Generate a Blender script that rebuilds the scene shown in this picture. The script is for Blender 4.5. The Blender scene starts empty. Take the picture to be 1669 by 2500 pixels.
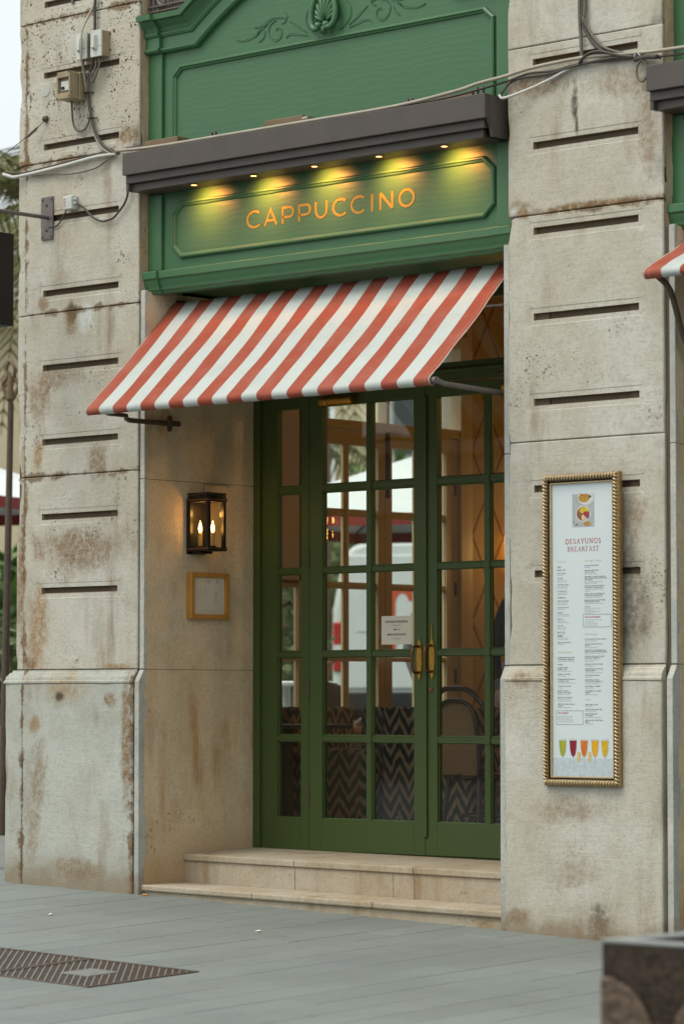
import bpy, math, random
from mathutils import Vector, Matrix, noise
R = math.radians
rnd = random.Random(11)
S = bpy.context.scene
COL = S.collection

# ------------------------------------------------------------------ camera, sky, sun, exposure
A = R(43.0)
FPX = 7900.0
cam_d = bpy.data.cameras.new('camera')
cam = bpy.data.objects.new('camera', cam_d); COL.objects.link(cam)
DIST = FPX / 440.0
cam.location = (1.38 + DIST * math.sin(A), -DIST * math.cos(A), 1.25)
cam.rotation_euler = (R(90) + math.atan(460 / FPX), 0, A)
cam_d.sensor_fit = 'VERTICAL'; cam_d.sensor_height = 36; cam_d.lens = FPX / 2500 * 36
cam_d.clip_end = 800; cam_d.clip_start = 0.5
cam_d.dof.use_dof = True; cam_d.dof.focus_distance = 18.1; cam_d.dof.aperture_fstop = 2.7
S.camera = cam

W = bpy.data.worlds.new('World'); S.world = W; W.use_nodes = True
wn = W.node_tree; wn.nodes.clear()
sky = wn.nodes.new('ShaderNodeTexSky'); sky.sky_type = 'NISHITA'; sky.sun_disc = False
SUN_EL, SUN_AZ = 60.0, 205.0
sky.sun_elevation = R(SUN_EL); sky.sun_rotation = R(SUN_AZ)
sky.dust_density = 4.0; sky.air_density = 1.0; sky.ozone_density = 1.0
b1 = wn.nodes.new('ShaderNodeBackground'); b1.inputs[1].default_value = 0.05
b2 = wn.nodes.new('ShaderNodeBackground'); b2.inputs[0].default_value = (0.96, 1.0, 0.95, 1); b2.inputs[1].default_value = 0.62
# overcast sky: brighter towards the zenith, the same in every direction round the horizon
tc = wn.nodes.new('ShaderNodeTexCoord'); sp_ = wn.nodes.new('ShaderNodeSeparateXYZ'); mr = wn.nodes.new('ShaderNodeMapRange')
mr.inputs[1].default_value = 0.0; mr.inputs[2].default_value = 1.0; mr.inputs[3].default_value = 0.47; mr.inputs[4].default_value = 0.98
wn.links.new(tc.outputs[0], sp_.inputs[0]); wn.links.new(sp_.outputs[2], mr.inputs[0]); wn.links.new(mr.outputs[0], b2.inputs[1])
ad = wn.nodes.new('ShaderNodeAddShader'); wo = wn.nodes.new('ShaderNodeOutputWorld')
wn.links.new(sky.outputs[0], b1.inputs[0]); wn.links.new(b1.outputs[0], ad.inputs[0])
wn.links.new(b2.outputs[0], ad.inputs[1]); wn.links.new(ad.outputs[0], wo.inputs[0])

sd = bpy.data.lights.new('sun', 'SUN'); sd.energy = 1.1; sd.angle = R(28); sd.color = (1.0, 0.95, 0.80)
sun = bpy.data.objects.new('sun', sd); COL.objects.link(sun)
_d = Vector((math.sin(R(SUN_AZ)) * math.cos(R(SUN_EL)), math.cos(R(SUN_AZ)) * math.cos(R(SUN_EL)), math.sin(R(SUN_EL))))
sun.rotation_euler = _d.to_track_quat('Z', 'Y').to_euler()
S.view_settings.view_transform = 'Standard'; S.view_settings.look = 'None'
S.view_settings.exposure = 0.47; S.view_settings.gamma = 1.0; S.view_settings.use_curve_mapping = False
S.render.engine = 'CYCLES'
S.cycles.max_bounces = 10; S.cycles.transparent_max_bounces = 24; S.cycles.diffuse_bounces = 5
S.cycles.glossy_bounces = 5; S.cycles.transmission_bounces = 6
S.cycles.caustics_reflective = False; S.cycles.caustics_refractive = False
S.cycles.sample_clamp_indirect = 4.0

# ------------------------------------------------------------------ mesh helpers
class MB:
    def __init__(s): s.v = []; s.f = []
    def add(s, vs, fs):
        n = len(s.v); s.v += [tuple(p) for p in vs]; s.f += [tuple(i + n for i in f) for f in fs]; return s
    def quad(s, a, b, c, d): return s.add([a, b, c, d], [(0, 1, 2, 3)])
    def box(s, x0, x1, y0, y1, z0, z1):
        return s.add([(x, y, z) for z in (z0, z1) for y in (y0, y1) for x in (x0, x1)],
                     [(0, 2, 3, 1), (4, 5, 7, 6), (0, 1, 5, 4), (2, 6, 7, 3), (0, 4, 6, 2), (1, 3, 7, 5)])
    def hexa(s, b, t):
        return s.add(list(b) + list(t), [(3, 2, 1, 0), (4, 5, 6, 7), (0, 1, 5, 4), (1, 2, 6, 5), (2, 3, 7, 6), (3, 0, 4, 7)])
    def tube(s, pts, r, n=8, closed=False):
        pts = [Vector(p) for p in pts]; m = len(pts)
        rs = r if isinstance(r, (list, tuple)) else [r] * m
        rings = []; u = None
        for i in range(m):
            if closed: t = pts[(i + 1) % m] - pts[i - 1]
            else: t = pts[min(i + 1, m - 1)] - pts[max(i - 1, 0)]
            if t.length < 1e-9: t = Vector((0, 0, 1))
            t.normalize()
            if u is None:
                u = t.orthogonal().normalized()
            else:
                u = u - t * u.dot(t)
                u = u.normalized() if u.length > 1e-6 else t.orthogonal().normalized()
            w = t.cross(u)
            rings.append([pts[i] + (u * math.cos(2 * math.pi * k / n) + w * math.sin(2 * math.pi * k / n)) * rs[i] for k in range(n)])
        vs = [p for ring in rings for p in ring]; fs = []
        for i in range(m if closed else m - 1):
            j = (i + 1) % m
            for k in range(n):
                fs.append((i * n + k, i * n + (k + 1) % n, j * n + (k + 1) % n, j * n + k))
        if not closed:
            fs.append(tuple(range(n - 1, -1, -1))); fs.append(tuple((m - 1) * n + k for k in range(n)))
        return s.add(vs, fs)
    def lathe(s, prof, c=(0, 0, 0), n=16, axis='z'):
        vs = []
        for r, h in prof:
            for k in range(n):
                a = 2 * math.pi * k / n
                if axis == 'z': p = (c[0] + r * math.cos(a), c[1] + r * math.sin(a), c[2] + h)
                elif axis == 'y': p = (c[0] + r * math.cos(a), c[1] + h, c[2] + r * math.sin(a))
                else: p = (c[0] + h, c[1] + r * math.cos(a), c[2] + r * math.sin(a))
                vs.append(p)
        fs = []
        for i in range(len(prof) - 1):
            for k in range(n):
                fs.append((i * n + k, i * n + (k + 1) % n, (i + 1) * n + (k + 1) % n, (i + 1) * n + k))
        fs.append(tuple(range(n - 1, -1, -1))); fs.append(tuple((len(prof) - 1) * n + k for k in range(n)))
        return s.add(vs, fs)
    def prism(s, poly, m3, h0, h1):
        n = len(poly)
        return s.add([m3(a, b, h0) for a, b in poly] + [m3(a, b, h1) for a, b in poly],
                     [tuple(range(n)), tuple(range(2 * n - 1, n - 1, -1))] + [(i, (i + 1) % n, n + (i + 1) % n, n + i) for i in range(n)])
    def loop(s, poly, prof, m3):
        """moulding of profile [(inset, height)] mitred round a closed polygon"""
        n = len(poly); rings = [[m3(a, b, h) for a, b in inset(poly, d)] for d, h in prof]
        vs = [p for r in rings for p in r]; fs = []
        for i in range(len(prof) - 1):
            for k in range(n):
                fs.append((i * n + k, i * n + (k + 1) % n, (i + 1) * n + (k + 1) % n, (i + 1) * n + k))
        return s.add(vs, fs)
    def sweep(s, path, prof, m3, caps=True):
        """moulding of profile [(offset, height)] along an open path in the plane"""
        n = len(path); rows = []
        for i, (px, pz) in enumerate(path):
            d0 = Vector((px - path[i - 1][0], pz - path[i - 1][1])).normalized() if i else None
            d1 = Vector((path[i + 1][0] - px, path[i + 1][1] - pz)).normalized() if i < n - 1 else None
            d0 = d0 or d1; d1 = d1 or d0
            nn = Vector((-(d0.y + d1.y), d0.x + d1.x)).normalized()
            k = 1 / max(0.3, nn.dot(Vector((-d0.y, d0.x))))
            rows.append([m3(px + nn.x * o * k, pz + nn.y * o * k, h) for o, h in prof])
        p = len(prof); vs = [q for r in rows for q in r]; fs = []
        for i in range(n - 1):
            for k in range(p - 1):
                fs.append((i * p + k, (i + 1) * p + k, (i + 1) * p + k + 1, i * p + k + 1))
        if caps:
            fs.append(tuple(range(p))); fs.append(tuple((n - 1) * p + k for k in range(p - 1, -1, -1)))
        return s.add(vs, fs)
    def ribbon(s, pts, w, m3, h0, h1):
        n = len(pts); L = []; Rr = []
        ws = w if isinstance(w, (list, tuple)) else [w] * n
        for i, (x, z) in enumerate(pts):
            d0 = Vector((x - pts[i - 1][0], z - pts[i - 1][1])).normalized() if i else None
            d1 = Vector((pts[i + 1][0] - x, pts[i + 1][1] - z)).normalized() if i < n - 1 else None
            d0 = d0 or d1; d1 = d1 or d0
            nn = Vector((-(d0.y + d1.y), d0.x + d1.x))
            nn = nn.normalized() if nn.length > 1e-6 else Vector((-d0.y, d0.x))
            k = min(1.6, 1 / max(0.4, nn.dot(Vector((-d0.y, d0.x)))))
            L.append((x + nn.x * ws[i] / 2 * k, z + nn.y * ws[i] / 2 * k)); Rr.append((x - nn.x * ws[i] / 2 * k, z - nn.y * ws[i] / 2 * k))
        for i in range(n - 1):
            q = [L[i], L[i + 1], Rr[i + 1], Rr[i]]
            s.hexa([m3(a, b, h1) for a, b in q], [m3(a, b, h0) for a, b in q])
        return s
    def text(s, body, size, m3, x, z, h, align='LEFT', bold=0.0, squeeze=1.0, shear=0.0):
        cu = bpy.data.curves.new('lettering', 'FONT'); cu.body = body; cu.size = size; cu.align_x = align
        cu.fill_mode = 'FRONT'; cu.offset = bold; cu.resolution_u = 2; cu.shear = shear
        o = bpy.data.objects.new('lettering', cu)
        me = bpy.data.meshes.new_from_object(o)
        if me:
            s.add([m3(x + v.co.x * squeeze, z + v.co.y, h) for v in me.vertices], [tuple(p.vertices) for p in me.polygons])
            bpy.data.meshes.remove(me)
        bpy.data.objects.remove(o); bpy.data.curves.remove(cu)
        return s
    def build(s, name, mat, parent=None, smooth=False, bevel=0, fix=True):
        me = bpy.data.meshes.new(name); me.from_pydata(s.v, [], s.f); me.validate()
        if fix:
            import bmesh
            bm = bmesh.new(); bm.from_mesh(me); bmesh.ops.recalc_face_normals(bm, faces=bm.faces); bm.to_mesh(me); bm.free()
        o = bpy.data.objects.new(name, me); COL.objects.link(o)
        if mat: me.materials.append(mat)
        if smooth:
            me.polygons.foreach_set('use_smooth', [True] * len(me.polygons))
            if smooth != 'all':
                me.set_sharp_from_angle(angle=R(35))
        if bevel:
            b = o.modifiers.new('bevel', 'BEVEL'); b.width = bevel; b.segments = 2; b.limit_method = 'ANGLE'; b.angle_limit = R(40)
        if parent: setp(o, parent)
        return o

def inset(poly, d):
    n = len(poly); out = []
    area = sum(poly[i][0] * poly[(i + 1) % n][1] - poly[(i + 1) % n][0] * poly[i][1] for i in range(n))
    sg = 1 if area > 0 else -1
    for i in range(n):
        p = Vector(poly[i]); a = (p - Vector(poly[i - 1])).normalized(); b = (Vector(poly[(i + 1) % n]) - p).normalized()
        na = Vector((-a.y, a.x)) * sg; nb = Vector((-b.y, b.x)) * sg
        m = (na + nb).normalized(); k = d / max(0.2, m.dot(na))
        out.append((p.x + m.x * k, p.y + m.y * k))
    return out

def setp(o, parent):
    o.parent = parent
    mw = Matrix.Translation(parent.location) if parent.type == 'EMPTY' and parent.parent is None else Matrix()
    if parent.type == 'EMPTY' and parent.parent is None and 'local' not in parent:
        o.matrix_parent_inverse = mw.inverted()
    return o

def tag(o, label=None, cat=None, group=None, kind=None):
    for k, v in (('label', label), ('category', cat), ('group', group), ('kind', kind)):
        if v: o[k] = v
    return o
def thing(name, label, cat, loc=(0, 0, 0), group=None, rz=0, local=False, kind=None):
    o = bpy.data.objects.new(name, None); COL.objects.link(o); o.location = loc; o.rotation_euler = (0, 0, rz)
    o.empty_display_size = .1
    if local: o['local'] = 1
    return tag(o, label, cat, group, kind)
def part_empty(name, parent):
    o = bpy.data.objects.new(name, None); COL.objects.link(o); return setp(o, parent)
def copy_tree(o, parent=None):
    c = o.copy(); COL.objects.link(c)
    if parent: c.parent = parent
    for ch in list(o.children): copy_tree(ch, c)
    return c

XZ = lambda a, b, h: (a, h, b)          # drawing plane parallel to the facade
def smooth_path(pts, k=6):
    P = [Vector(p) for p in pts]; P = [P[0] * 2 - P[1]] + P + [P[-1] * 2 - P[-2]]; out = []
    for i in range(1, len(P) - 2):
        for j in range(k):
            t = j / k; a, b, c, d = P[i - 1], P[i], P[i + 1], P[i + 2]
            out.append(0.5 * ((2 * b) + (c - a) * t + (2 * a - 5 * b + 4 * c - d) * t * t + (3 * b - a - 3 * c + d) * t ** 3))
    out.append(P[-2]); return out

# ------------------------------------------------------------------ material helpers
class NB:
    def __init__(s, name):
        s.m = bpy.data.materials.new(name); s.m.use_nodes = True; s.t = s.m.node_tree; s.t.nodes.clear()
        s.out = s.t.nodes.new('ShaderNodeOutputMaterial')
    def n(s, typ, props=None, **inp):
        nd = s.t.nodes.new('ShaderNode' + typ)
        for k, v in (props or {}).items(): setattr(nd, k, v)
        for k, v in inp.items():
            key = int(k[1:]) if k[0] == 'i' and k[1:].isdigit() else k.replace('_', ' ')
            s.set(nd.inputs[key], v)
        return nd
    def set(s, sock, v):
        if isinstance(v, bpy.types.NodeSocket): s.t.links.new(v, sock)
        elif isinstance(v, bpy.types.Node): s.t.links.new(v.outputs[0], sock)
        elif isinstance(v, (tuple, list)) and len(v) == 3 and sock.type == 'RGBA': sock.default_value = (*v, 1)
        else: sock.default_value = v
    def math(s, op, a, b=0.0, clamp=False):
        return s.n('Math', {'operation': op, 'use_clamp': clamp}, i0=a, i1=b).outputs[0]
    def mix(s, f, a, b, mode='MIX'):
        nd = s.t.nodes.new('ShaderNodeMix'); nd.data_type = 'RGBA'; nd.blend_type = mode
        s.set(nd.inputs[0], f); s.set(nd.inputs[6], a); s.set(nd.inputs[7], b); return nd.outputs[2]
    def pos(s): return s.n('NewGeometry').outputs[0]
    def obj(s): return s.n('TexCoord').outputs[3]
    def mapv(s, vec, scale=(1, 1, 1), loc=(0, 0, 0), rot=(0, 0, 0)):
        return s.n('Mapping', None, Vector=vec, Scale=scale, Location=loc, Rotation=rot).outputs[0]
    def noise(s, vec, scale, detail=4, rough=.55):
        return s.n('TexNoise', None, Vector=vec, Scale=scale, Detail=detail, Roughness=rough).outputs[0]
    def vor(s, vec, scale, feature='F1', rnd_=1.0):
        return s.n('TexVoronoi', {'feature': feature}, Vector=vec, Scale=scale, Randomness=rnd_).outputs[0]
    def step(s, x, a, b):
        return s.n('MapRange', {'interpolation_type': 'SMOOTHSTEP'}, i0=x, i1=a, i2=b, i3=0.0, i4=1.0).outputs[0]
    def bump(s, h, strength=.3, dist=.01, nrm=None):
        nd = s.n('Bump', None, Height=h, Strength=strength, Distance=dist)
        if nrm is not None: s.set(nd.inputs['Normal'], nrm)
        return nd.outputs[0]
    def bsdf(s, col, rough=.6, metal=0.0, nrm=None, spec=.5, **kw):
        nd = s.t.nodes.new('ShaderNodeBsdfPrincipled')
        s.set(nd.inputs['Base Color'], col); s.set(nd.inputs['Roughness'], rough); s.set(nd.inputs['Metallic'], metal)
        s.set(nd.inputs['Specular IOR Level'], spec)
        if nrm is not None: s.set(nd.inputs['Normal'], nrm)
        for k, v in kw.items(): s.set(nd.inputs[k.replace('_', ' ')], v)
        return nd.outputs[0]
    def done(s, sh): s.t.links.new(sh, s.out.inputs[0]); return s.m

def simple(name, col, rough=.6, metal=0, var=.15, scale=12, bump=.0, spec=.5, **kw):
    b = NB(name); p = b.pos(); nz = b.noise(p, scale, 5)
    c = b.mix(b.math('MULTIPLY', b.step(nz, .3, .75), var), col, tuple(x * .45 for x in col))
    nr = b.bump(b.noise(p, scale * 6, 3), bump, .004) if bump else None
    return b.done(b.bsdf(c, rough, metal, nr, spec, **kw))

def stone(name, base, dirt=(.25, .17, .09), pits=.5, pit_z=None, blobs=(), stain=.35, tool=.5, low=None, seed=0.0, spots=.3, joints=(), vlines=(), pale=(.585, .57, .505)):
    b = NB(name); p0 = b.pos(); p = b.mapv(p0, loc=(seed, seed * .7, seed * 1.3))
    sx = b.n('SeparateXYZ', None, Vector=p0)
    big = b.noise(p, 1.6, 5, .6); mid = b.noise(p, 6, 6, .65); fine = b.noise(p, 52, 5, .7)
    c = b.mix(b.step(big, .38, .68), base, pale)
    c = b.mix(b.math('MULTIPLY', b.step(mid, .42, .72), .42), c, tuple(x * q for x, q in zip(base, (.76, .73, .65))))
    c = b.mix(b.math('MULTIPLY', b.step(fine, .44, .72), .42), c, tuple(x * .55 for x in base))
    # rain streaks and brown stains
    st = b.noise(b.mapv(p, (5, 5, .8)), 1.3, 6, .62)
    patch = b.noise(b.mapv(p, (1.3, 1.3, 1.0), (3.1, 0, 8.2)), 1.5, 5, .6)
    sm = b.math('MULTIPLY', b.math('MULTIPLY', b.step(st, .46, .72), b.step(patch, .42, .66)), stain, True)
    c = b.mix(sm, c, dirt)
    # shaped stains
    wob = b.noise(b.mapv(p, (1, 1, .7)), 9, 6, .7)
    wob2 = b.noise(b.mapv(p, (1, 1, .55)), 3.2, 8, .72)
    wv = b.math('ADD', b.math('MULTIPLY', b.math('SUBTRACT', wob, .5), 2.2), b.math('MULTIPLY', b.math('SUBTRACT', wob2, .5), 2.6))
    brk = b.math('ADD', .5, b.math('MULTIPLY', b.step(b.noise(p, 26, 6, .75), .36, .6), .65))
    for (bx, bz, rx, rz, k, col) in blobs:
        dx = b.math('DIVIDE', b.math('SUBTRACT', sx.outputs[0], bx), rx)
        dz = b.math('DIVIDE', b.math('SUBTRACT', sx.outputs[2], bz), rz)
        d = b.math('SQRT', b.math('ADD', b.math('MULTIPLY', dx, dx), b.math('MULTIPLY', dz, dz)))
        m = b.math('MULTIPLY', b.step(b.math('ADD', d, wv), 1.45, .35), k)
        if max(rx, rz) > .05: m = b.math('MULTIPLY', m, brk)
        c = b.mix(m, c, col)
    jn = b.noise(b.mapv(p, (1, 1, 1), (4, 9, 2)), 7, 7, .72)
    for jv, axis, kk in [(q, 2, .8) for q in joints] + [(q, 0, .85) for q in vlines]:
        d = b.math('ABSOLUTE', b.math('SUBTRACT', sx.outputs[axis], jv))
        m = b.step(b.math('SUBTRACT', d, b.math('MULTIPLY', b.math('SUBTRACT', jn, .50), .20)), .022, -.004)
        c = b.mix(b.math('MULTIPLY', m, kk), c, b.mix(b.step(fine, .4, .6), (.22, .125, .05), (.10, .06, .03)))
    if low:                                    # splash dirt with a ragged upper edge along the foot
        zz = b.math('ADD', b.math('ADD', sx.outputs[2], b.math('MULTIPLY', sx.outputs[0], .027)), b.math('MULTIPLY', b.math('SUBTRACT', mid, .5), .35))
        c = b.mix(b.math('MULTIPLY', b.step(zz, low, .12), .7), c, tuple(x * .85 for x in dirt))
    # pits
    pd = b.noise(b.mapv(p, loc=(7, 1, 3)), 2.2, 4, .6)
    v1 = b.vor(b.mapv(p, (1, 1, 1.2)), 46); v2 = b.vor(b.mapv(p, (1.3, 1, 1), (2, 2, 2)), 19)
    jit = b.math('MULTIPLY', fine, .22)
    where = b.step(pd, .5, .62)
    if pit_z is not None:
        where = b.math('MAXIMUM', b.math('MULTIPLY', where, .6), b.step(sx.outputs[2], pit_z - .25, pit_z + .15))
        where = b.math('MULTIPLY', where, b.step(b.noise(b.mapv(p, loc=(1, 4, 2)), 6, 5), .43, .57))
    if pit_z is None: where = b.math('MULTIPLY', where, b.step(b.noise(b.mapv(p, loc=(9, 9, 1)), 1.1, 3), .50, .62))
    hole = b.math('MULTIPLY', b.step(b.math('ADD', v1, jit), .37, .25), where)
    hole2 = b.math('MULTIPLY', b.step(b.math('ADD', v2, b.math('MULTIPLY', mid, .42)), .44, .34), where)
    hole = b.math('MULTIPLY', b.math('MAXIMUM', hole, hole2), pits, True)
    tiny = b.math('MULTIPLY', b.step(b.math('ADD', b.vor(b.mapv(p, (1, 1, 1.3)), 62), b.math('MULTIPLY', fine, .2)), .27, .15), b.math('MULTIPLY', b.step(mid, .40, .58), spots))
    comb = b.noise(b.mapv(p, (9, 9, 62)), 1.0, 4, .65)
    c = b.mix(b.math('MULTIPLY', b.step(comb, .52, .72), .22 * tool), c, tuple(x * .5 for x in base))
    c = b.mix(hole, c, (.13, .075, .035)); c = b.mix(tiny, c, (.12, .09, .06))
    grain = b.noise(p, 190, 3, .7)
    h = b.math('ADD', b.math('MULTIPLY', comb, tool * 1.3), b.math('MULTIPLY', grain, .6))
    h = b.math('ADD', h, b.math('MULTIPLY', mid, .9))
    h = b.math('SUBTRACT', h, b.math('MULTIPLY', hole, 2.6))
    nr = b.bump(h, .8, .008)
    return b.done(b.bsdf(c, .88, 0, nr, .25))

def painted_wood(name, col, grain=.5, horiz=True, rough=.42):
    b = NB(name); p = b.pos()
    sc = (1.2, 14, 16) if horiz else (16, 14, 1.2)
    w = b.noise(b.mapv(p, sc), 1.6, 6, .62)
    ring = b.n('TexWave', {'wave_type': 'BANDS', 'bands_direction': 'Z' if horiz else 'X'}, Vector=b.mapv(p, (.45, 1, 1) if horiz else (1, 1, .45)), Scale=9.0, Distortion=9.0, Detail=3.0, Detail_Scale=.9, Detail_Roughness=.6).outputs[1]
    big = b.noise(p, 2.3, 4); dust = b.noise(p, 40, 4)
    c = b.mix(b.math('MULTIPLY', b.step(big, .4, .7), .3), col, tuple(x * .8 + .01 for x in col))
    c = b.mix(b.math('MULTIPLY', b.step(dust, .55, .8), .18), c, tuple(min(1, x * 1.25 + .02) for x in col))
    ch_ = b.math('MULTIPLY', b.step(b.noise(b.mapv(p, (1, 1, 1), (5, 2, 8)), 34, 6, .7), .70, .76), .5)
    c = b.mix(ch_, c, tuple(x * .5 + .16 for x in col))
    h = b.math('ADD', b.math('MULTIPLY', w, .7), b.math('MULTIPLY', ring, .22))
    c = b.mix(b.math('MULTIPLY', b.step(h, .75, .35), .22 * grain), c, tuple(x * .6 for x in col))
    return b.done(b.bsdf(c, rough, 0, b.bump(h, .3 * grain, .003), .45))

def glass_mat(name, tint=(.93, .96, .94), ior=1.5, k=1.0):
    b = NB(name); lw = b.n('LayerWeight', None, Blend=.5).outputs[1]; fr = b.math('ADD', b.math('MULTIPLY', b.math('POWER', lw, 4.5), .92), .055)
    wob = b.bump(b.noise(b.pos(), 2.2, 2), .05, .02)
    t = b.n('BsdfTransparent', None, Color=tint); g = b.n('BsdfGlossy', None, Color=(1, 1, 1), Roughness=.01, Normal=wob)
    return b.done(b.n('MixShader', None, i0=b.math('MULTIPLY', fr, k, True), i1=t.outputs[0], i2=g.outputs[0]).outputs[0])

def emit(name, col, s):
    b = NB(name); return b.done(b.n('Emission', None, Color=col, Strength=s).outputs[0])

BRN = (.23, .14, .065); ORG = (.30, .17, .06); DRK = (.10, .075, .05); WHT = (.62, .64, .61); PAL = (.50, .52, .48)
M = {}
M['stone_left'] = stone('left pilaster limestone', (.525, .49, .40), pits=.95, pit_z=4.62, seed=1.7, stain=.8, tool=.2, spots=.7, joints=(2.61, 3.605, 4.535, 5.41), vlines=(-1.275,), blobs=[
    (-.80, 2.17, .46, .13, .75, BRN), (-1.31, 2.05, .05, .42, .8, BRN), (-1.15, 1.70, .09, .26, .75, ORG), (-.61, 2.69, .085, .13, .7, BRN),
    (-1.15, 2.72, .05, .1, .75, ORG), (-1.15, 3.07, .09, .15, .6, BRN), (-1.02, 3.21, .2, .07, .55, BRN), (-.97, 2.612, .04, .03, .9, DRK),
    (-.72, 3.553, .06, .075, .95, WHT), (-.85, 3.58, .035, .05, .95, DRK), (-.86, 3.52, .05, .06, .75, BRN), (-1.22, 1.469, .055, .04, .95, BRN),
    (-.38, 4.62, .1, .05, .8, BRN), (-1.12, 3.66, .05, .05, .75, BRN), (-.42, 1.45, .12, .02, .7, ORG)])
M['stone_plinth_left'] = stone('left plinth limestone', (.455, .47, .42), pits=.25, seed=5.1, stain=.6, tool=.2, low=.36, spots=.6, vlines=(-1.238, -.275), blobs=[
    (-.86, 1.33, .18, .1, .75, (.36, .27, .16)), (-.9, 1.275, .042, .026, 1, DRK), (-.47, 1.255, .055, .04, .9, BRN), (-1.12, .66, .09, .32, .6, BRN),
    (-.32, 1.0, .04, .4, .85, BRN), (-.7, .25, .22, .06, .6, BRN), (-1.13, 1.1, .045, .05, .7, ORG), (-.57, 1.15, .02, .06, .6, (.3, .27, .25)), (-1.39, .8, .03, .12, .5, BRN)], pale=(.51, .53, .48))
M['stone_right'] = stone('right pilaster limestone', (.515, .485, .40), pits=.8, seed=9.3, stain=.65, tool=.22, pit_z=None, low=.26, spots=.7, joints=(3.815,), blobs=[
    (3.377, 1.753, .13, .27, .75, (.17, .145, .11)), (3.05, .36, .15, .1, .38, BRN), (3.22, .10, .1, .12, .7, DRK), (3.02, .69, .22, .06, .5, BRN),
    (2.65, 3.85, .13, .04, .6, BRN), (2.625, 3.836, .03, .035, .95, WHT), (2.738, 3.833, .02, .022, .95, WHT), (2.831, 3.815, .022, .028, .95, WHT),
    (3.047, 4.36, .02, .09, .95, DRK), (3.06, 4.27, .012, .05, .9, DRK), (2.735, 4.5, .22, .06, .75, BRN), (3.52, 4.2, .07, .25, .5, BRN), (3.38, 4.45, .22, .08, .5, BRN), (2.66, .13, .09, .05, .7, BRN), (3.1, 3.83, .5, .022, .9, BRN), (3.4, 2.2, .1, .12, .5, BRN), (2.72, 1.36, .1, .05, .6, BRN)])
M['stone_plinth_right'] = M['stone_right']
M['stone_reveal'] = stone('reveal stone with painted warm light', (.70, .555, .36), dirt=(.42, .235, .085), pits=.3, seed=13.2, stain=.85, tool=.1, low=.55, spots=.95, pale=(.74, .62, .45))  # same stone as the jamb; tan tint paints in warm lamp and bounce light
M['stone_jamb'] = stone('pale jamb stone', (.43, .445, .415), pits=.15, seed=17.9, stain=.25, tool=.2, low=.3)
M['stone_step'] = stone('worn step stone', (.43, .36, .255), dirt=(.25, .145, .05), pits=.3, seed=21.4, stain=.95, tool=.2, pale=(.48, .43, .35))
M['stone_rough'] = stone('broken rubble stone', (.50, .34, .19), dirt=(.30, .16, .06), pits=.8, seed=25.0, stain=.9, tool=0, pale=(.50, .42, .30))
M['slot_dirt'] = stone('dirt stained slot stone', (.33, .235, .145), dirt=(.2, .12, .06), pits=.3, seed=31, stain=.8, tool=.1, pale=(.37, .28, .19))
M['mortar'] = simple('dark mortar', (.11, .085, .055), .95)
M['green'] = painted_wood('green shopfront paint', (.056, .155, .068), 1.0, True)
M['green_plain'] = painted_wood('green moulding paint', (.053, .147, .064), .25, True, .38)
M['green_door'] = painted_wood('green door paint', (.048, .080, .017), .18, False, .5)
M['cream'] = painted_wood('cream window paint', (.60, .45, .24), .12, False, .4)
M['canopy'] = simple('brown grey canopy paint', (.074, .060, .052), .5, 0, .3, 6, .12)
M['iron'] = simple('dark iron', (.035, .026, .022), .5, .4, .3, 20)
M['steel'] = simple('painted grey steel', (.16, .135, .125), .38, .35, .3, 15)
M['black'] = simple('black metal', (.012, .010, .009), .42, .3, .2, 20)
M['brass'] = simple('aged brass', (.55, .30, .055), .36, .85, .55, 25)
M['bronze'] = simple('worn bronze', (.26, .12, .045), .42, .8, .5, 30)
M['gold'] = simple('gold leaf', (.37, .26, .022), .42, .15, .25, 30)
M['gilt'] = simple('gilt frame', (.42, .26, .10), .38, .7, .6, 60, .1)
M['gilt_pale'] = simple('rubbed gilt', (.60, .46, .27), .4, .55, .45, 60)
M['glass'] = glass_mat('window glass')
M['glass_thin'] = glass_mat('lantern glass', (.97, .95, .9), 1.45, .8)
M['white_plastic'] = simple('white plastic', (.55, .57, .53), .5, 0, .35, 9)
M['dirty_plastic'] = simple('yellowed plastic', (.34, .27, .16), .5, 0, .5, 7)
M['cable_dark'] = simple('dark cable', (.06, .05, .04), .6, 0, .3, 20)
M['cable_grey'] = simple('grey cable', (.15, .125, .10), .6, 0, .4, 12)
M['cable_pale'] = simple('pale conduit', (.37, .33, .26), .55, 0, .4, 8)
M['cable_white'] = simple('white conduit', (.54, .54, .50), .5, 0, .3, 8)
M['wood_old'] = simple('weathered wood', (.20, .14, .085), .8, 0, .5, 9, .2)
M['oak'] = simple('honey oak', (.50, .23, .04), .5, 0, .3, 14)
M['oak_dark'] = simple('dark table wood', (.035, .022, .015), .4, 0, .3, 14)
M['paper'] = simple('printed paper', (.66, .61, .50), .75, 0, .1, 4)
M['menu_paper'] = simple('menu paper', (.60, .67, .69), .35, 0, .05, 3)
M['ink'] = simple('black ink', (.055, .06, .065), .8, 0, 0)
M['ink_grey'] = simple('grey ink', (.27, .29, .30), .8, 0, 0)
M['ink_red'] = simple('red ink', (.42, .07, .06), .8, 0, 0)
M['ink_pink'] = simple('faded red ink', (.42, .19, .20), .8, 0, 0)
M['ink_gold'] = simple('yellow ink', (.55, .43, .12), .8, 0, 0)
M['white_paint'] = simple('white van paint', (.78, .82, .81), .25, 0, .1, 3)
M['red'] = simple('red plastic', (.50, .02, .02), .35, 0, .1, 5)
M['tyre'] = simple('rubber', (.02, .02, .02), .8, 0, .2, 5)
M['skin'] = simple('skin', (.42, .24, .16), .55, 0, .1, 8)
M['hair_dark'] = simple('dark hair', (.02, .014, .01), .6, 0, .3, 40)
M['hair_grey'] = simple('grey hair', (.34, .29, .26), .6, 0, .3, 40)
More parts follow.
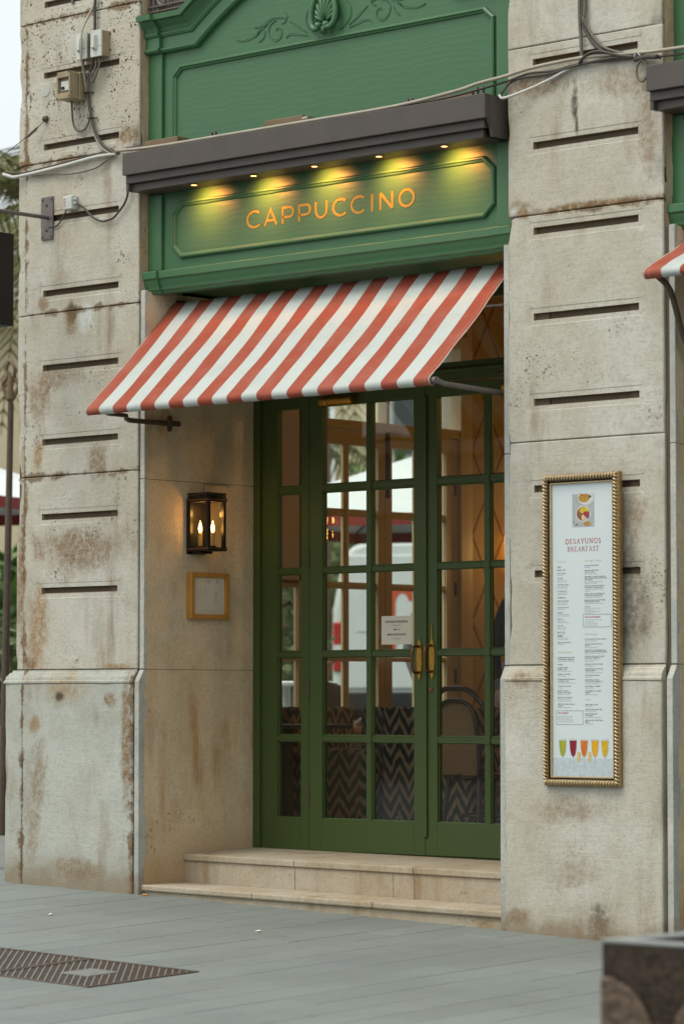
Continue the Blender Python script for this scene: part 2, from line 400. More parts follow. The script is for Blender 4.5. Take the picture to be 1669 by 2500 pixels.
M['cloth_grey'] = simple('grey wool', (.12, .125, .14), .9, 0, .3, 20)
M['cloth_black'] = simple('black cloth', (.018, .016, .02), .9, 0, .3, 20)
M['cloth_lilac'] = simple('lilac shirt', (.34, .24, .27), .9, 0, .2, 20)
M['cloth_brown'] = simple('brown cloth', (.06, .04, .03), .9, 0, .3, 20)
M['wicker'] = simple('brown wicker', (.085, .055, .035), .8, 0, .6, 60, .4)
M['cane'] = simple('woven cane', (.27, .15, .06), .7, 0, .5, 120, .4)
M['bentwood'] = simple('dark bentwood', (.05, .022, .016), .3, 0, .3, 9)
M['bark'] = simple('palm bark', (.14, .10, .065), .9, 0, .6, 14, .5)
M['frond'] = simple('palm frond', (.17, .175, .055), .6, 0, .5, 3)
M['leaf'] = simple('bush leaves', (.10, .20, .035), .6, 0, .5, 3)
M['leaf_pale'] = simple('pale bush leaves', (.17, .23, .09), .6, 0, .5, 3)
M['far_wall'] = simple('ochre render', (.70, .60, .40), .9, 0, .25, .8)
M['far_wall2'] = simple('grey stone render', (.36, .33, .27), .9, 0, .35, .6)
M['shutter'] = simple('red brown shutter', (.17, .06, .035), .7, 0, .2, 3)
M['dark_glass'] = simple('dark window', (.05, .07, .075), .12, 0, .1, 3)
M['parasol'] = simple('white canvas', (.66, .70, .70), .85, 0, .1, 3)
M['parasol_red'] = simple('red canvas', (.24, .03, .025), .85, 0, .1, 3)
M['interior_wall'] = simple('amber plaster', (.44, .29, .12), .8, 0, .2, 2)
M['blind'] = simple('beige blind', (.60, .49, .41), .85, 0, .15, 4)
M['floor_wood'] = simple('dark floor boards', (.09, .055, .03), .45, 0, .5, 6)
M['terracotta'] = simple('terracotta', (.3, .12, .06), .8)

def pave_mat(name, base, seed=0):
    b = NB(name); p = b.pos(); rn = b.n('ObjectInfo').outputs[5]
    big = b.noise(p, .9, 5, .6); mid = b.noise(b.mapv(p, (1, 1, 1)), 7, 6, .65); fine = b.noise(p, 160, 3, .7)
    c = b.mix(b.step(big, .35, .7), base, tuple(x * .82 for x in base))
    c = b.mix(b.math('MULTIPLY', b.math('POWER', rn, 1.6), .5), c, tuple(x * .74 for x in base))
    c = b.mix(b.math('MULTIPLY', b.step(b.noise(b.mapv(p, (1, .5, 1), (3, 1, 0)), 2.2, 6, .7), .52, .72), .35), c, (.15, .145, .12))
    c = b.mix(b.math('MULTIPLY', b.step(fine, .42, .75), .35), c, tuple(x * .6 for x in base))
    c = b.mix(b.math('MULTIPLY', b.step(mid, .6, .78), .35), c, (.12, .115, .10))
    gum = b.step(b.math('ADD', b.vor(b.mapv(p, loc=(3, 3, 3)), 3.2), b.math('MULTIPLY', mid, .06)), .115, .085)
    c = b.mix(b.math('MULTIPLY', gum, .45), c, (.1, .1, .095))
    h = b.math('ADD', b.math('MULTIPLY', fine, .5), mid)
    return b.done(b.bsdf(c, .72, 0, b.bump(h, .35, .004), .35))
M['pave'] = pave_mat('grey pavement stone', (.195, .219, .208))
M['ground'] = simple('dark sand joint', (.115, .12, .112), .95)
M['road'] = simple('street surface', (.17, .18, .17), .9, 0, .3, 1.5)

def awning_mat(x0, w, n):
    b = NB('striped awning canvas'); o = b.pos(); sx = b.n('SeparateXYZ', None, Vector=o)
    t = b.math('DIVIDE', b.math('SUBTRACT', sx.outputs[0], x0), w)
    fl = b.math('FLOOR', t); par = b.math('ABSOLUTE', b.math('MODULO', fl, 2.0))
    fr = b.math('SUBTRACT', t, fl)
    weave = b.noise(b.mapv(o, (300, 60, 60)), 1, 2); soil = b.noise(b.mapv(o, (2, 3, 3)), 2, 5, .65)
    red = b.mix(b.math('MULTIPLY', b.step(soil, .4, .7), .6), (.43, .095, .055), (.48, .17, .12))
    wht = b.mix(b.math('MULTIPLY', b.step(soil, .45, .72), .5), (.63, .68, .66), (.54, .575, .55))
    c = b.mix(b.step(par, .4, .6), red, wht)
    e1 = b.step(b.math('ABSOLUTE', b.math('SUBTRACT', t, .055)), .035, .03)           # white hem piping and a stitched seam at both ends
    e2 = b.step(b.math('ABSOLUTE', b.math('SUBTRACT', t, n - .055)), .035, .03)
    s1 = b.step(b.math('ABSOLUTE', b.math('SUBTRACT', t, .30)), .014, .010); s2 = b.step(b.math('ABSOLUTE', b.math('SUBTRACT', t, n - .30)), .014, .010)
    c = b.mix(b.math('MULTIPLY', b.math('MAXIMUM', e1, e2), .9), c, (.66, .62, .52)); c = b.mix(b.math('MULTIPLY', b.math('MAXIMUM', s1, s2), .5), c, (.62, .42, .3))
    nr = b.bump(b.math('ADD', b.math('MULTIPLY', weave, .3), b.noise(o, 4, 3)), .25, .01)
    d = b.bsdf(c, .7, 0, nr, .25); tr = b.n('BsdfTranslucent', None, Color=b.mix(.12, c, (.8, .6, .35)), Normal=nr)
    return b.done(b.n('MixShader', None, i0=.33, i1=d, i2=tr.outputs[0]).outputs[0])

def ikat_mat():
    b = NB('ikat zigzag upholstery'); o = b.obj(); sx = b.n('SeparateXYZ', None, Vector=o)
    wob = b.noise(b.mapv(o, (14, 14, 3)), 2.5, 4, .7)
    u = b.math('ADD', sx.outputs[0], sx.outputs[1])
    tri = b.math('PINGPONG', b.math('ADD', u, 5.0), .075)
    z = b.math('ADD', b.math('ADD', sx.outputs[2], b.math('MULTIPLY', tri, 1.5)), b.math('MULTIPLY', wob, .075))
    f = b.math('PINGPONG', z, .048)
    c = b.mix(b.step(f, .020, .036), (.032, .036, .026), (.34, .21, .115))
    c = b.mix(b.math('MULTIPLY', b.step(f, .042, .047), .6), c, (.12, .15, .10))
    return b.done(b.bsdf(c, .9, 0, b.bump(b.noise(o, 200, 2), .2, .002), .2))
M['ikat'] = ikat_mat()
def paper_mat():
    b = NB('trellis wallpaper'); p = b.pos(); sx = b.n('SeparateXYZ', None, Vector=p)
    # lattice in the wall's own plane: y along the wall, z up
    y = b.math('MULTIPLY', b.math('SUBTRACT', sx.outputs[1], 4.35), 1.0); z = sx.outputs[2]
    wob = b.math('MULTIPLY', b.math('SUBTRACT', b.noise(p, 6, 3), .5), .05)
    l = None
    for sg in (1, -1):
        q = b.math('ADD', b.math('ADD', b.math('DIVIDE', y, .34), b.math('MULTIPLY', b.math('DIVIDE', z, .60), sg)), b.math('ADD', wob, 20.0))
        d = b.math('PINGPONG', q, .5); m = b.step(d, .05, .025); l = m if l is None else b.math('MAXIMUM', l, m)
    lv = b.vor(b.mapv(p, (1, 18, 11)), 1.0); zone = b.step(b.math('ADD', z, b.math('MULTIPLY', b.noise(p, 3, 3), .8)), 2.6, 2.1)
    c = b.mix(b.step(b.noise(p, 2, 4), .35, .7), (.46, .33, .155), (.40, .27, .11))
    c = b.mix(b.math('MULTIPLY', b.math('MULTIPLY', b.step(lv, .34, .26), zone), .55), c, (.12, .09, .05))
    c = b.mix(b.math('MULTIPLY', l, .8), c, (.19, .08, .012))
    return b.done(b.bsdf(c, .85, 0, None, .2))
M['trellis'] = paper_mat()

def gz(x, y):
    return .111 - .027 * max(-16, min(14, x)) + .04 * max(-15, min(24, y))

# ------------------------------------------------------------------ ground and pavement
xs = [-140, -60, -30, -16, -8, -3, 0, 3, 6, 10, 14, 30, 80]; ys = [-70, -30, -15, -8, -5.6, -3, 0, 4, 10, 18, 24, 50, 140]
g = MB(); nx = len(xs)
for y in ys:
    for x in xs: g.v.append((x, y, gz(x, y) - .02))
for j in range(len(ys) - 1):
    for i in range(nx - 1): g.f.append((j * nx + i, j * nx + i + 1, (j + 1) * nx + i + 1, (j + 1) * nx + i))
tag(g.build('ground', M['road']), kind='structure')

bed = MB(); bx = [-4.2, 7.6]; by = [-5.8, .6]
bed.quad(*[(x, y, gz(x, y) - .006) for x, y in ((-4.2, -5.8), (8.2, -5.8), (8.2, .6), (-4.2, .6))])
pave = bed.build('pavement', M['ground']); tag(pave, kind='structure')
GR = (.985, 2.495, -2.925, -2.19)      # hole for the two cast iron covers
PW, PL, GAP = .235, .94, .0014
def slab_mesh(w, l):
    m = MB(); c = .004
    def P(x, y, z): return (x, y, z - .027 * x + .04 * y)
    b = [P(0, 0, -.05), P(w, 0, -.05), P(w, l, -.05), P(0, l, -.05)]
    m1 = [P(0, 0, -c), P(w, 0, -c), P(w, l, -c), P(0, l, -c)]
    t = [P(c, c, 0), P(w - c, c, 0), P(w - c, l - c, 0), P(c, l - c, 0)]
    vs = b + m1 + t
    fs = [(8, 9, 10, 11)] + [(k, (k + 1) % 4, 4 + (k + 1) % 4, 4 + k) for k in range(4)] + [(4 + k, 4 + (k + 1) % 4, 8 + (k + 1) % 4, 8 + k) for k in range(4)]
    return m.add(vs, fs)
slab0 = None; nsl = 0
i = 0
for i in range(-11, 37):
    x = .873 - 2 * PW + i * PW - .002
    y = .05 - ((i * 37) % 11) / 11 * PL
    segs = []
    yy = .06 + ((i * 5) % 8) / 8 * PL
    if x < -1.6 and x < -2.5: continue
    cur = yy
    while cur > -5.6:
        lo = cur - PL; segs.append((lo + GAP, cur)); cur = lo
    for lo, hi in segs:
        pieces = [(lo, hi)]
        if x + PW > GR[0] and x < GR[1]:
            pieces = []
            if hi > GR[3] + .01: pieces.append((max(lo, GR[3] + .004), hi))
            if lo < GR[2] - .01: pieces.append((lo, min(hi, GR[2] - .004)))
            if not (x >= GR[0] - .01 and x + PW <= GR[1] + .01):
                pieces = [(lo, hi)] if hi < GR[2] or lo > GR[3] else pieces
        for a, b_ in pieces:
            if a > .05 or b_ - a < .03: continue
            nsl += 1
            dz = rnd.uniform(-.0015, .0012)
            if abs(b_ - a - (PL - GAP)) < 1e-4:
                if slab0 is None:
                    slab0 = slab_mesh(PW - GAP, PL - GAP).build('paving_slab', M['pave'], pave); s_ = slab0
                else:
                    s_ = slab0.copy(); COL.objects.link(s_)
            else:
                s_ = slab_mesh(PW - GAP, b_ - a).build('paving_slab', M['pave'], pave)
            s_.location = (x + rnd.uniform(-.0006, .0006), a, gz(x, a) + dz)

# two cast iron covers
def cover(x0, x1, y0, y1, label):
    t = thing('drain_cover', label, 'drain cover', (x0, y0, gz(x0, y0)), 'cast iron covers set in the pavement')
    P = lambda x, y, z: (x, y, gz(x, y) + z)
    fr = MB()
    for a in ((x0, x1, y0, y0 + .022), (x0, x1, y1 - .022, y1), (x0, x0 + .022, y0 + .022, y1 - .022), (x1 - .022, x1, y0 + .022, y1 - .022)):
        c = [(a[0], a[2]), (a[1], a[2]), (a[1], a[3]), (a[0], a[3])]
        fr.hexa([P(x, y, -.04) for x, y in c], [P(x, y, .001) for x, y in c])
    fr.build('frame', M['iron'], t)
    pl = MB(); c = [(x0 + .02, y0 + .02), (x1 - .02, y0 + .02), (x1 - .02, y1 - .02), (x0 + .02, y1 - .02)]
    pl.hexa([P(x, y, -.04) for x, y in c], [P(x, y, -.010) for x, y in c]); pl.build('plate', M['black_iron'], t)
    def clip(c, d):
        lo_, hi_ = -9, 9
        for k, (mn_, mx_) in enumerate(((x0 + .022, x1 - .022), (y0 + .022, y1 - .022))):
            ta, tb = sorted(((mn_ - c[k]) / d[k], (mx_ - c[k]) / d[k])); lo_, hi_ = max(lo_, ta), min(hi_, tb)
        return lo_, hi_
    d1_, d2_ = (-.695, .719), (.719, .695); cx_, cy_ = (x0 + x1) / 2, (y0 + y1) / 2
    def strip(off, d, e, w_, za, zb_, mb):
        c = (cx_ + e[0] * off, cy_ + e[1] * off); lo_, hi_ = clip(c, d)
        if hi_ - lo_ < .02: return False
        q = [(c[0] + d[0] * t + e[0] * w_ * s_, c[1] + d[1] * t + e[1] * w_ * s_) for t, s_ in ((lo_, -1), (hi_, -1), (hi_, 1), (lo_, 1))]
        mb.hexa([P(x, y, za) for x, y in q], [P(x, y, zb_) for x, y in q]); return True
    for k in range(-15, 16):
        m = MB()
        if strip(k * .033, d1_, d2_, .0036, -.012, -.001, m): m.build('bar', M['worn_iron'], t)
    rb = MB()
    for k in range(-26, 27): strip(k * .0195, d2_, d1_, .0048, -.012, -.0035, rb)
    r_ = rb.build('rib', M['iron'], t); tag(r_, kind='stuff')
    return t, P
M['black_iron'] = simple('dirt filled iron', (.026, .019, .014), .8, .2, .4, 30)
M['worn_iron'] = simple('worn iron', (.21, .22, .21), .45, .2, .5, 25)
M['iron'] = simple('rusty cover iron', (.11, .078, .058), .6, .3, .6, 25)
cover(GR[0] + .004, 1.733, GR[2] + .004, GR[3] - .004, 'cast iron pavement cover with ribbed grid, cut by the left edge of view')
ct, P_ = cover(1.742, GR[1] - .004, GR[2] + .004, GR[3] - .004, 'cast iron pavement cover with a pale blank plaque in its ribbed grid')
mm = MB(); c = [(2.02, -2.66), (2.22, -2.66), (2.22, -2.46), (2.02, -2.46)]
mm.hexa([P_(x, y, -.01) for x, y in c], [P_(x, y, .002) for x, y in c]); mm.build('plaque', M['worn_iron'], ct, bevel=.002)
for k, (x, y, a) in enumerate(((1.15, -2.45, 0), (2.3, -2.8, 0))):
    pass

# ------------------------------------------------------------------ cafe building
bld = thing('cafe_building', 'pale limestone corner building with slotted pilasters and a recessed cafe entrance', 'building', (1.2, 0, 0))

def stone_block(x0, x1, z0, z1, yf, yb, slots, mat, parent, seed, name='stone_block', left_round=0.0, strip=None, chip=(.2, .2), foot=False, step=.05):
    """a dressed block: front grid with cut slots, chipped arrises, sides and back"""
    gx = {x0, x1}; gzz = {z0, z1}
    n = max(2, int((x1 - x0) / step)); gx |= {x0 + (x1 - x0) * i / n for i in range(n + 1)}
    n = max(2, int((z1 - z0) / step)); gzz |= {z0 + (z1 - z0) * i / n for i in range(n + 1)}
    gx |= {x0 + .006, x1 - .006}; gzz |= {z0 + .005, z1 - .005}
    def near(v, s): return any(abs(v - q) < .018 for q in s)
    must_x, must_z = set(), set()
    for (a, b, c, d) in slots:
        must_x |= {a, b, a - .028, b + .028, a - .025, b + .025}; must_z |= {c, d, c - .028, d + .028, c - .025, d + .025}
    if strip: must_x |= {strip, strip - .004}
    keep = {x0, x1, z0, z1, x0 + .006, x1 - .006, z0 + .005, z1 - .005}
    gx = sorted({v for v in gx if v in keep or not near(v, must_x)} | must_x); gzz = sorted({v for v in gzz if v in keep or not near(v, must_z)} | must_z)
    gx = [v for v in gx if x0 <= v <= x1]; gzz = [v for v in gzz if z0 <= v <= z1]
    m = MB(); nx = len(gx)
    def zb(x):
        return gz(x, yf) - .05 if foot else z0
    for z in gzz:
        for x in gx:
            nz = noise.noise(Vector((x * 3 + seed, z * 3, seed))) * .0022 + noise.noise(Vector((x * 14 + seed, z * 14, seed))) * .0010
            y = yf + nz; xx, zz = x, z
            for (a, b, c, d) in slots:
                if a - .0265 < x < b + .0265 and c - .0265 < z < d + .0265: y += .0022
            if strip and x < strip - .002: y += .010
            ed = min(x - x0, x1 - x, z - z0, z1 - z)
            if ed < 1e-6: y += .005
            ch = noise.noise(Vector((z * 5.3 + seed * 3, x * 2.0, 4.4 + seed)))
            ch2 = noise.noise(Vector((z * 19 + seed, x * 8, 1.1)))
            for side, e in ((0, x - x0), (1, x1 - x)):
                if e < .05 and chip[side] > 0:
                    k = max(0, ch - .12) * chip[side] * .10 + max(0, ch2 - .3) * chip[side] * .025
                    k *= (1 - e / .05)
                    y += k; xx += k * .6 * (1 if side == 0 else -1)
            if left_round and x - x0 < left_round:
                q = 1 - (x - x0) / left_round; y += left_round * (1 - math.sqrt(max(0, 1 - q * q)))
            if foot and z == z0: zz = gz(x, yf) - .05
            m.v.append((xx, y, zz))
    for j in range(len(gzz) - 1):
        for i in range(nx - 1):
            cx = (gx[i] + gx[i + 1]) / 2; cz = (gzz[j] + gzz[j + 1]) / 2
            if any(a < cx < b and c < cz < d for a, b, c, d in slots): continue
            m.f.append((j * nx + i, j * nx + i + 1, (j + 1) * nx + i + 1, (j + 1) * nx + i))
    # sides back to yb
    bnd = [i for i in range(nx)] + [j * nx + nx - 1 for j in range(1, len(gzz))] + [(len(gzz) - 1) * nx + i for i in range(nx - 2, -1, -1)] + [j * nx for j in range(len(gzz) - 2, 0, -1)]
    base = len(m.v)
    for k in bnd: m.v.append((m.v[k][0], yb, m.v[k][2]))
    L = len(bnd)
    for k in range(L):
        m.f.append((bnd[(k + 1) % L], bnd[k], base + k, base + (k + 1) % L))
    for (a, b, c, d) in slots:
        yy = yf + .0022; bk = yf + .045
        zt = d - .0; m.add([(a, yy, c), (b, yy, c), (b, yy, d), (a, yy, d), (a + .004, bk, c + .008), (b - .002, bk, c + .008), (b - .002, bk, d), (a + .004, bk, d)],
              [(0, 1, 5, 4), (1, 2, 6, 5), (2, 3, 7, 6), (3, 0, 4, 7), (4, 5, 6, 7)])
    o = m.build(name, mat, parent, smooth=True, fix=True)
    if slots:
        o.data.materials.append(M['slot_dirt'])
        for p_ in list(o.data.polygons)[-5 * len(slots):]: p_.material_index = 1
    return o

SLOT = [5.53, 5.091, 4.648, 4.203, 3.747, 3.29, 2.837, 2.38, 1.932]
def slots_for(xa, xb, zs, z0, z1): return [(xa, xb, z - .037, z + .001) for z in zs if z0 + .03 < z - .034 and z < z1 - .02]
def pilaster(x0, x1, joints, sx, mat, pm, seed, chipL, chipR, corner=False, splits=()):
    p = part_empty('pilaster', bld)
    for k in range(len(joints) - 1):
        a, b = joints[k], joints[k + 1]
        stone_block(x0, x1, a + .0022, b - .0022, 0, .36, slots_for(sx[0], sx[1], SLOT, a, b), mat, p, seed + k, left_round=.02 if corner else 0,
                    strip=(x0 + .085) if corner else None, chip=(chipL, chipR if a > 3.5 else .25))
    core = MB().box(x0 + .01, x1 - .01, .03, .355, 0, joints[-1] - .01); core.build('joint_mortar', M['mortar'], p)
    # plinth: blocks plus a moulded capping
    cuts = [x0 - .04 if corner else x0] + list(splits) + [x1 + .004]
    for k in range(len(cuts) - 1):
        stone_block(cuts[k] + .001, cuts[k + 1] - .0015, .0, 1.352, -.04, .3, [], pm, p, seed + 20 + k, name='plinth_block', chip=(.15, .22), foot=True, left_round=.02 if corner and k == 0 else 0)
    cap = MB(); prof = [(.0, 1.354), (-.044, 1.354), (-.044, 1.366), (-.036, 1.372), (-.034, 1.392), (-.020, 1.408), (-.018, 1.416), (-.006, 1.420), (-.004, 1.432), (.0, 1.4325)]
    xa, xb = x0 - (.04 if corner else 0), x1 + .004
    n = 24; vs = []; 
    for i in range(n + 1):
        x = xa + (xb - xa) * i / n
        for y, z in prof:
            w = noise.noise(Vector((x * 9 + seed, z * 30, 3))) * .0025
            vs.append((x + (.04 + y if corner and i == 0 else 0) * 1.0, y + w, z + w * .6))
    q = len(prof)
    fs = [(i * q + k, (i + 1) * q + k, (i + 1) * q + k + 1, i * q + k + 1) for i in range(n) for k in range(q - 1)]
    fs += [tuple(range(q)), tuple(n * q + k for k in range(q - 1, -1, -1))]
    cap.add(vs, fs); cap.build('plinth_moulding', pm, p, smooth=True)
    return p
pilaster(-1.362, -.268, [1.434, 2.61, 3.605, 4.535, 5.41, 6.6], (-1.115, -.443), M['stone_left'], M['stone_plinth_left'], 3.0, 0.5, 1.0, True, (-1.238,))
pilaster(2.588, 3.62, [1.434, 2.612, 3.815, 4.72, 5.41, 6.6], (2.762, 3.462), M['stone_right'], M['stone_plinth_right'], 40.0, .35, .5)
def right_far():
    p = part_empty('pilaster', bld)
    for a, b in ((1.434, 2.61), (2.61, 3.8), (3.8, 6.6)):
        stone_block(6.47, 7.6, a + .002, b - .002, 0, .36, slots_for(6.65, 7.35, SLOT, a, b), M['stone_right'], p, 80 + a, chip=(.3, .3), step=.12)
    stone_block(6.47, 7.6, 0, 1.434, -.04, .36, [], M['stone_right'], p, 90, name='plinth_block', foot=True, step=.15)
right_far()

# reveals and pale jamb strips
XL, XR = -.215, 2.553
def reveal(x_face, sgn, base_x, seed):
    p = part_empty('reveal', bld)
    js = [.0, 1.433, 2.555, 3.672]
    for k in range(3):
        a, b = js[k], js[k + 1]
        m = MB(); y0, y1 = .012, 1.02; nz = 12; ny = 12; vs = []
        for j in range(nz + 1):
            for i in range(ny + 1):
                y = y0 + (y1 - y0) * i / ny; z = a + .0015 + (b - a - .003) * j / nz
                w = noise.noise(Vector((y * 6 + seed, z * 6, seed))) * .0012
                vs.append((x_face + w - (.003 * sgn if j in (0, nz) else 0), y, z))
        fs = [(j * (ny + 1) + i, j * (ny + 1) + i + 1, (j + 1) * (ny + 1) + i + 1, (j + 1) * (ny + 1) + i) for j in range(nz) for i in range(ny)]
        m.add(vs, fs); xo = x_face - sgn * .03
        m.build('stone_block', M['stone_reveal'], p, smooth=True)
    MB().box(min(x_face - sgn * .3, x_face - sgn * .006), max(x_face - sgn * .3, x_face - sgn * .006), .02, 1.1, 0, 3.67).build('joint_mortar', M['mortar'], p)
    xa, xb = (x_face - sgn * .037, x_face)
    lo, hi = min(xa, xb), max(xa, xb)
    c = MB(); xo = (x_face - sgn * .036)
    prof = [(-.035, None), (-.035, 1.362), (-.006, 1.412), (.004, 1.434)]
    for za, zb in ((1.436, 2.555), (2.558, 3.676)):
        MB().box(lo, hi, .004, .03, za, zb).build('jamb_strip', M['stone_jamb'], p, bevel=.004)
    m = MB(); zf = gz(x_face, 0) - .05
    pr = [(.03, zf), (-.035, zf), (-.035, 1.362), (.003, 1.43), (.03, 1.43)]
    m.prism(pr, lambda a, b, h: (h, a, b), lo, hi); m.build('jamb_strip', M['stone_jamb'], p, bevel=.003)
reveal(XL, 1, 0, 1.0); reveal(XR, -1, 0, 2.0)
reveal(3.690, 1, 0, 5.0)
for nm, xx, sg in (('left', -.266, 1), ('right', 3.620, 1)):
    m = MB(); ny, nz = 6, 60; vs = []
    for j in range(nz + 1):
        for i in range(ny + 1):
            y = .012 + .10 * i / ny; z = 3.66 + 1.95 * j / nz
            a = noise.noise(Vector((y * 20, z * 7, xx))) * .014 + noise.noise(Vector((y * 60, z * 28, xx))) * .007
            vs.append((xx + .006 + max(0, a) * (1 if i not in (ny,) else .3), y, z))
    fs = [(j * (ny + 1) + i, j * (ny + 1) + i + 1, (j + 1) * (ny + 1) + i + 1, (j + 1) * (ny + 1) + i) for j in range(nz) for i in range(ny)]
    tag(m.add(vs, fs).build('broken_return', M['stone_rough'], bld, smooth=True), label='broken brown stone return beside the green fascia')

# walls behind the joinery, roof, inside
b = MB(); b.box(-1.34, 12, .37, .62, 5.42, 9.0); b.build('upper_wall', M['stone_right'], bld)
b = MB(); b.box(-1.36, -1.13, .36, 1.84, 0, 9.0); b.box(-1.36, -1.13, 3.91, 9.0, 0, 9.0); b.box(-1.36, -1.13, 1.84, 3.91, 3.78, 9.0); b.box(-1.36, -1.13, 1.84, 3.91, 0, .345)
b.build('side_wall', M['stone_right'], bld)
MB().box(-1.36, 12, .62, 9.0, 8.9, 9.1).build('roof', M['far_wall2'], bld)
MB().box(-1.129, 8.0, 1.03, 7.0, .2, .35).build('floor', M['floor_wood'], bld)
MB().box(-1.129, 8.0, 1.03, 7.0, 4.05, 4.2).build('ceiling', M['interior_wall'], bld)
MB().box(-1.129, 8.0, 7.0, 7.2, .2, 4.2).build('back_wall', M['interior_wall'], bld)
MB().box(-1.128, -1.120, 3.93, 6.99, .352, 4.04).build('wallpaper', M['trellis'], bld)
b = MB(); b.box(-1.128, -1.10, 3.93, 6.98, .352, .55)
for yy in (3.93,): b.box(-1.128, -1.095, yy, yy + .06, .55, 4.04)
b.build('wall_trim', M['cream'], bld)
MB().box(2.86, 3.3, .37, 1.03, 0, 5.4).build('inner_pier', M['far_wall2'], bld)
MB().box(-.9, -.45, .37, 1.03, 0, 5.4).build('inner_pier', M['far_wall2'], bld)
MB().box(8.0, 8.2, .4, 7.2, 0, 4.2).build('end_wall', M['far_wall2'], bld)
b = MB(); b.box(-.44, 3.69, .11, 1.1, 3.69, 3.73); b.build('soffit', M['green_plain'], bld)
b = MB(); b.box(-.44, 12, .16, 1.1, 3.75, 5.42); b.build('lintel', M['mortar'], bld)

# ------------------------------------------------------------------ entrance steps
st = thing('entrance_steps', 'two worn pale stone steps below the green cafe doors', 'steps', (1.1, .2, .05))
def zt(x, a, b): return a + (b - a) * (x + .225) / 2.48
def slab(x0, x1, y0, y1, f, th, name, mat=M['stone_step'], bv=.006, drop=0):
    m = MB(); z = [f(x0), f(x1)]; n = 10; vs = []
    m.hexa([(x0, y0, z[0] - th), (x1, y0, z[1] - th), (x1, y1, z[1] - th), (x0, y1, z[0] - th)], [(x0, y0, z[0]), (x1, y0, z[1]), (x1, y1, z[1] + drop), (x0, y1, z[0] + drop)])
    return m.build(name, mat, st, bevel=bv)
up = lambda x: zt(x, .341, .320); lo = lambda x: zt(x, .174, .142)
for a, b in ((XL, .688), (.691, 1.606), (1.609, XR)): slab(a + .001, b, .332, 1.02, up, .038, 'tread', drop=.022)
for a, b in ((XL, .688), (.691, 1.448), (1.4495, 1.606), (1.609, XR)): slab(a + .001, b, .344, .6, lambda x: up(x) - .0395, .2, 'riser', bv=.002)
for a, b in ((XL - .005, .688), (.691, 1.612), (1.615, 2.545)): slab(a + .001, b, -.012, .343, lo, .036, 'lower_tread', bv=.009)
m = MB(); m.hexa([(XL, .006, -.2), (2.547, .006, -.2), (2.547, .34, -.2), (XL, .34, -.2)], [(XL, .006, lo(XL) - .037), (2.547, .006, lo(2.547) - .037), (2.547, .34, lo(2.547) - .037), (XL, .34, lo(XL) - .037)])
m.build('lower_riser', M['stone_step'], st)

# ------------------------------------------------------------------ glazed timber doors (local frame: x along, -y outside, z up)
ROWS = [(.549, 1.003), (1.044, 1.507), (1.546, 2.008), (2.046, 2.494), (2.543, 3.012)]
def handle(parent, x, y, z, rod, mat1, mat2):
    h = MB(); poly = []
    for k, (dz, w) in enumerate([(-.12, .001), (-.095, .012), (-.075, .013), (-.06, .017), (-.03, .021), (.03, .021), (.06, .017), (.075, .013), (.095, .012), (.12, .001)]): poly.append((x + w, z + dz))
    poly += [(2 * x - a, c) for a, c in reversed(poly)]
    h.prism(poly, lambda a, c, hh: (a, hh, c), y - .006, y)
    if rod: h.tube([(x, y - .004, z + .11), (x, y - .006, z + .205)], [.005, .003], 6)
    o = h.build('handle', mat1, parent, bevel=.002)
    gp = MB(); pts = smooth_path([(x, y - .004, z + .075), (x, y - .045, z + .075), (x, y - .062, z + .055), (x, y - .066, z), (x, y - .062, z - .055), (x, y - .045, z - .075), (x, y - .004, z - .075)], 4)
    gp.tube(pts, .0085, 8)
    for k in range(9):
        zz = z - .036 + k * .009
        gp.tube([(x - .009, y - .066, zz - .004), (x, y - .0755, zz), (x + .009, y - .066, zz + .004)], .0025, 5)
    gp.build('handle', mat2, parent, smooth='all')
def leaf(parent, name, x0, x1, sl, sr, cols, mat, y=0.0, th=.045, rows=ROWS, z0=.356, z1=3.083, th_m=.03, astragal=None):
    """one glazed leaf: stiles and rails, muntins, beads and single panes"""
    gx0, gx1 = x0 + sl, x1 - sr
    m = MB(); yy = (y, y + th)
    m.box(x0, gx0, *yy, z0, z1); m.box(gx1, x1, *yy, z0, z1); m.box(gx0, gx1, *yy, z0, rows[0][0]); m.box(gx0, gx1, *yy, rows[-1][1], z1)
    o = m.build(name, mat, parent, bevel=.002)
    mw = .048
    if cols == 2:
        c = (gx0 + gx1) / 2 + .01; cells = [(gx0, c - mw / 2), (c + mw / 2, gx1)]
        MB().box(c - mw / 2 + .012, c + mw / 2 - .012, y + .004, y + th - .008, rows[0][0], rows[-1][1]).build('muntin', mat, o)
    else: cells = [(gx0, gx1)]
    for k in range(len(rows) - 1):
        za, zb = rows[k][1], rows[k + 1][0]
        q = MB().box(gx0, gx1, y + .002, y + th - .01, za + .011, zb - .011)
        if cols == 2: q.box(c - .022, c + .022, y - .004, y + .003, za - .002, zb + .002)
        q.build('muntin', mat, o, bevel=.001)
    bd = MB(); first = None
    for (a, c_) in cells:
        for (za, zb) in rows:
            bd.loop([(a, za), (c_, za), (c_, zb), (a, zb)], [(-.012, y + .005), (-.003, y + .003), (.0, y + .014), (.004, y + .016), (.004, y + .03), (0.0, y + .032), (-.012, y + .034)], XZ)
    bd.build('glazing_bead', mat, o)
    for (a, c_) in cells:
        for (za, zb) in rows:
            q = MB().quad((a, y + .022, za), (c_, y + .022, za), (c_, y + .022, zb), (a, y + .022, zb)); q.build('glass_pane', M['glass'], o, fix=False)
    return o
def hinge(parent, x, y, zs):
    for z in zs: MB().lathe([(.001, -.06), (.007, -.056), (.007, .056), (.001, .06)], (x, y, z), 8).build('hinge', M['iron'], parent, smooth=True)
YD = .93
ed = thing('entrance_doors', 'green double doors with brass handles and glazed sidelights under the awning', 'double doors', (1.17, YD, .35))
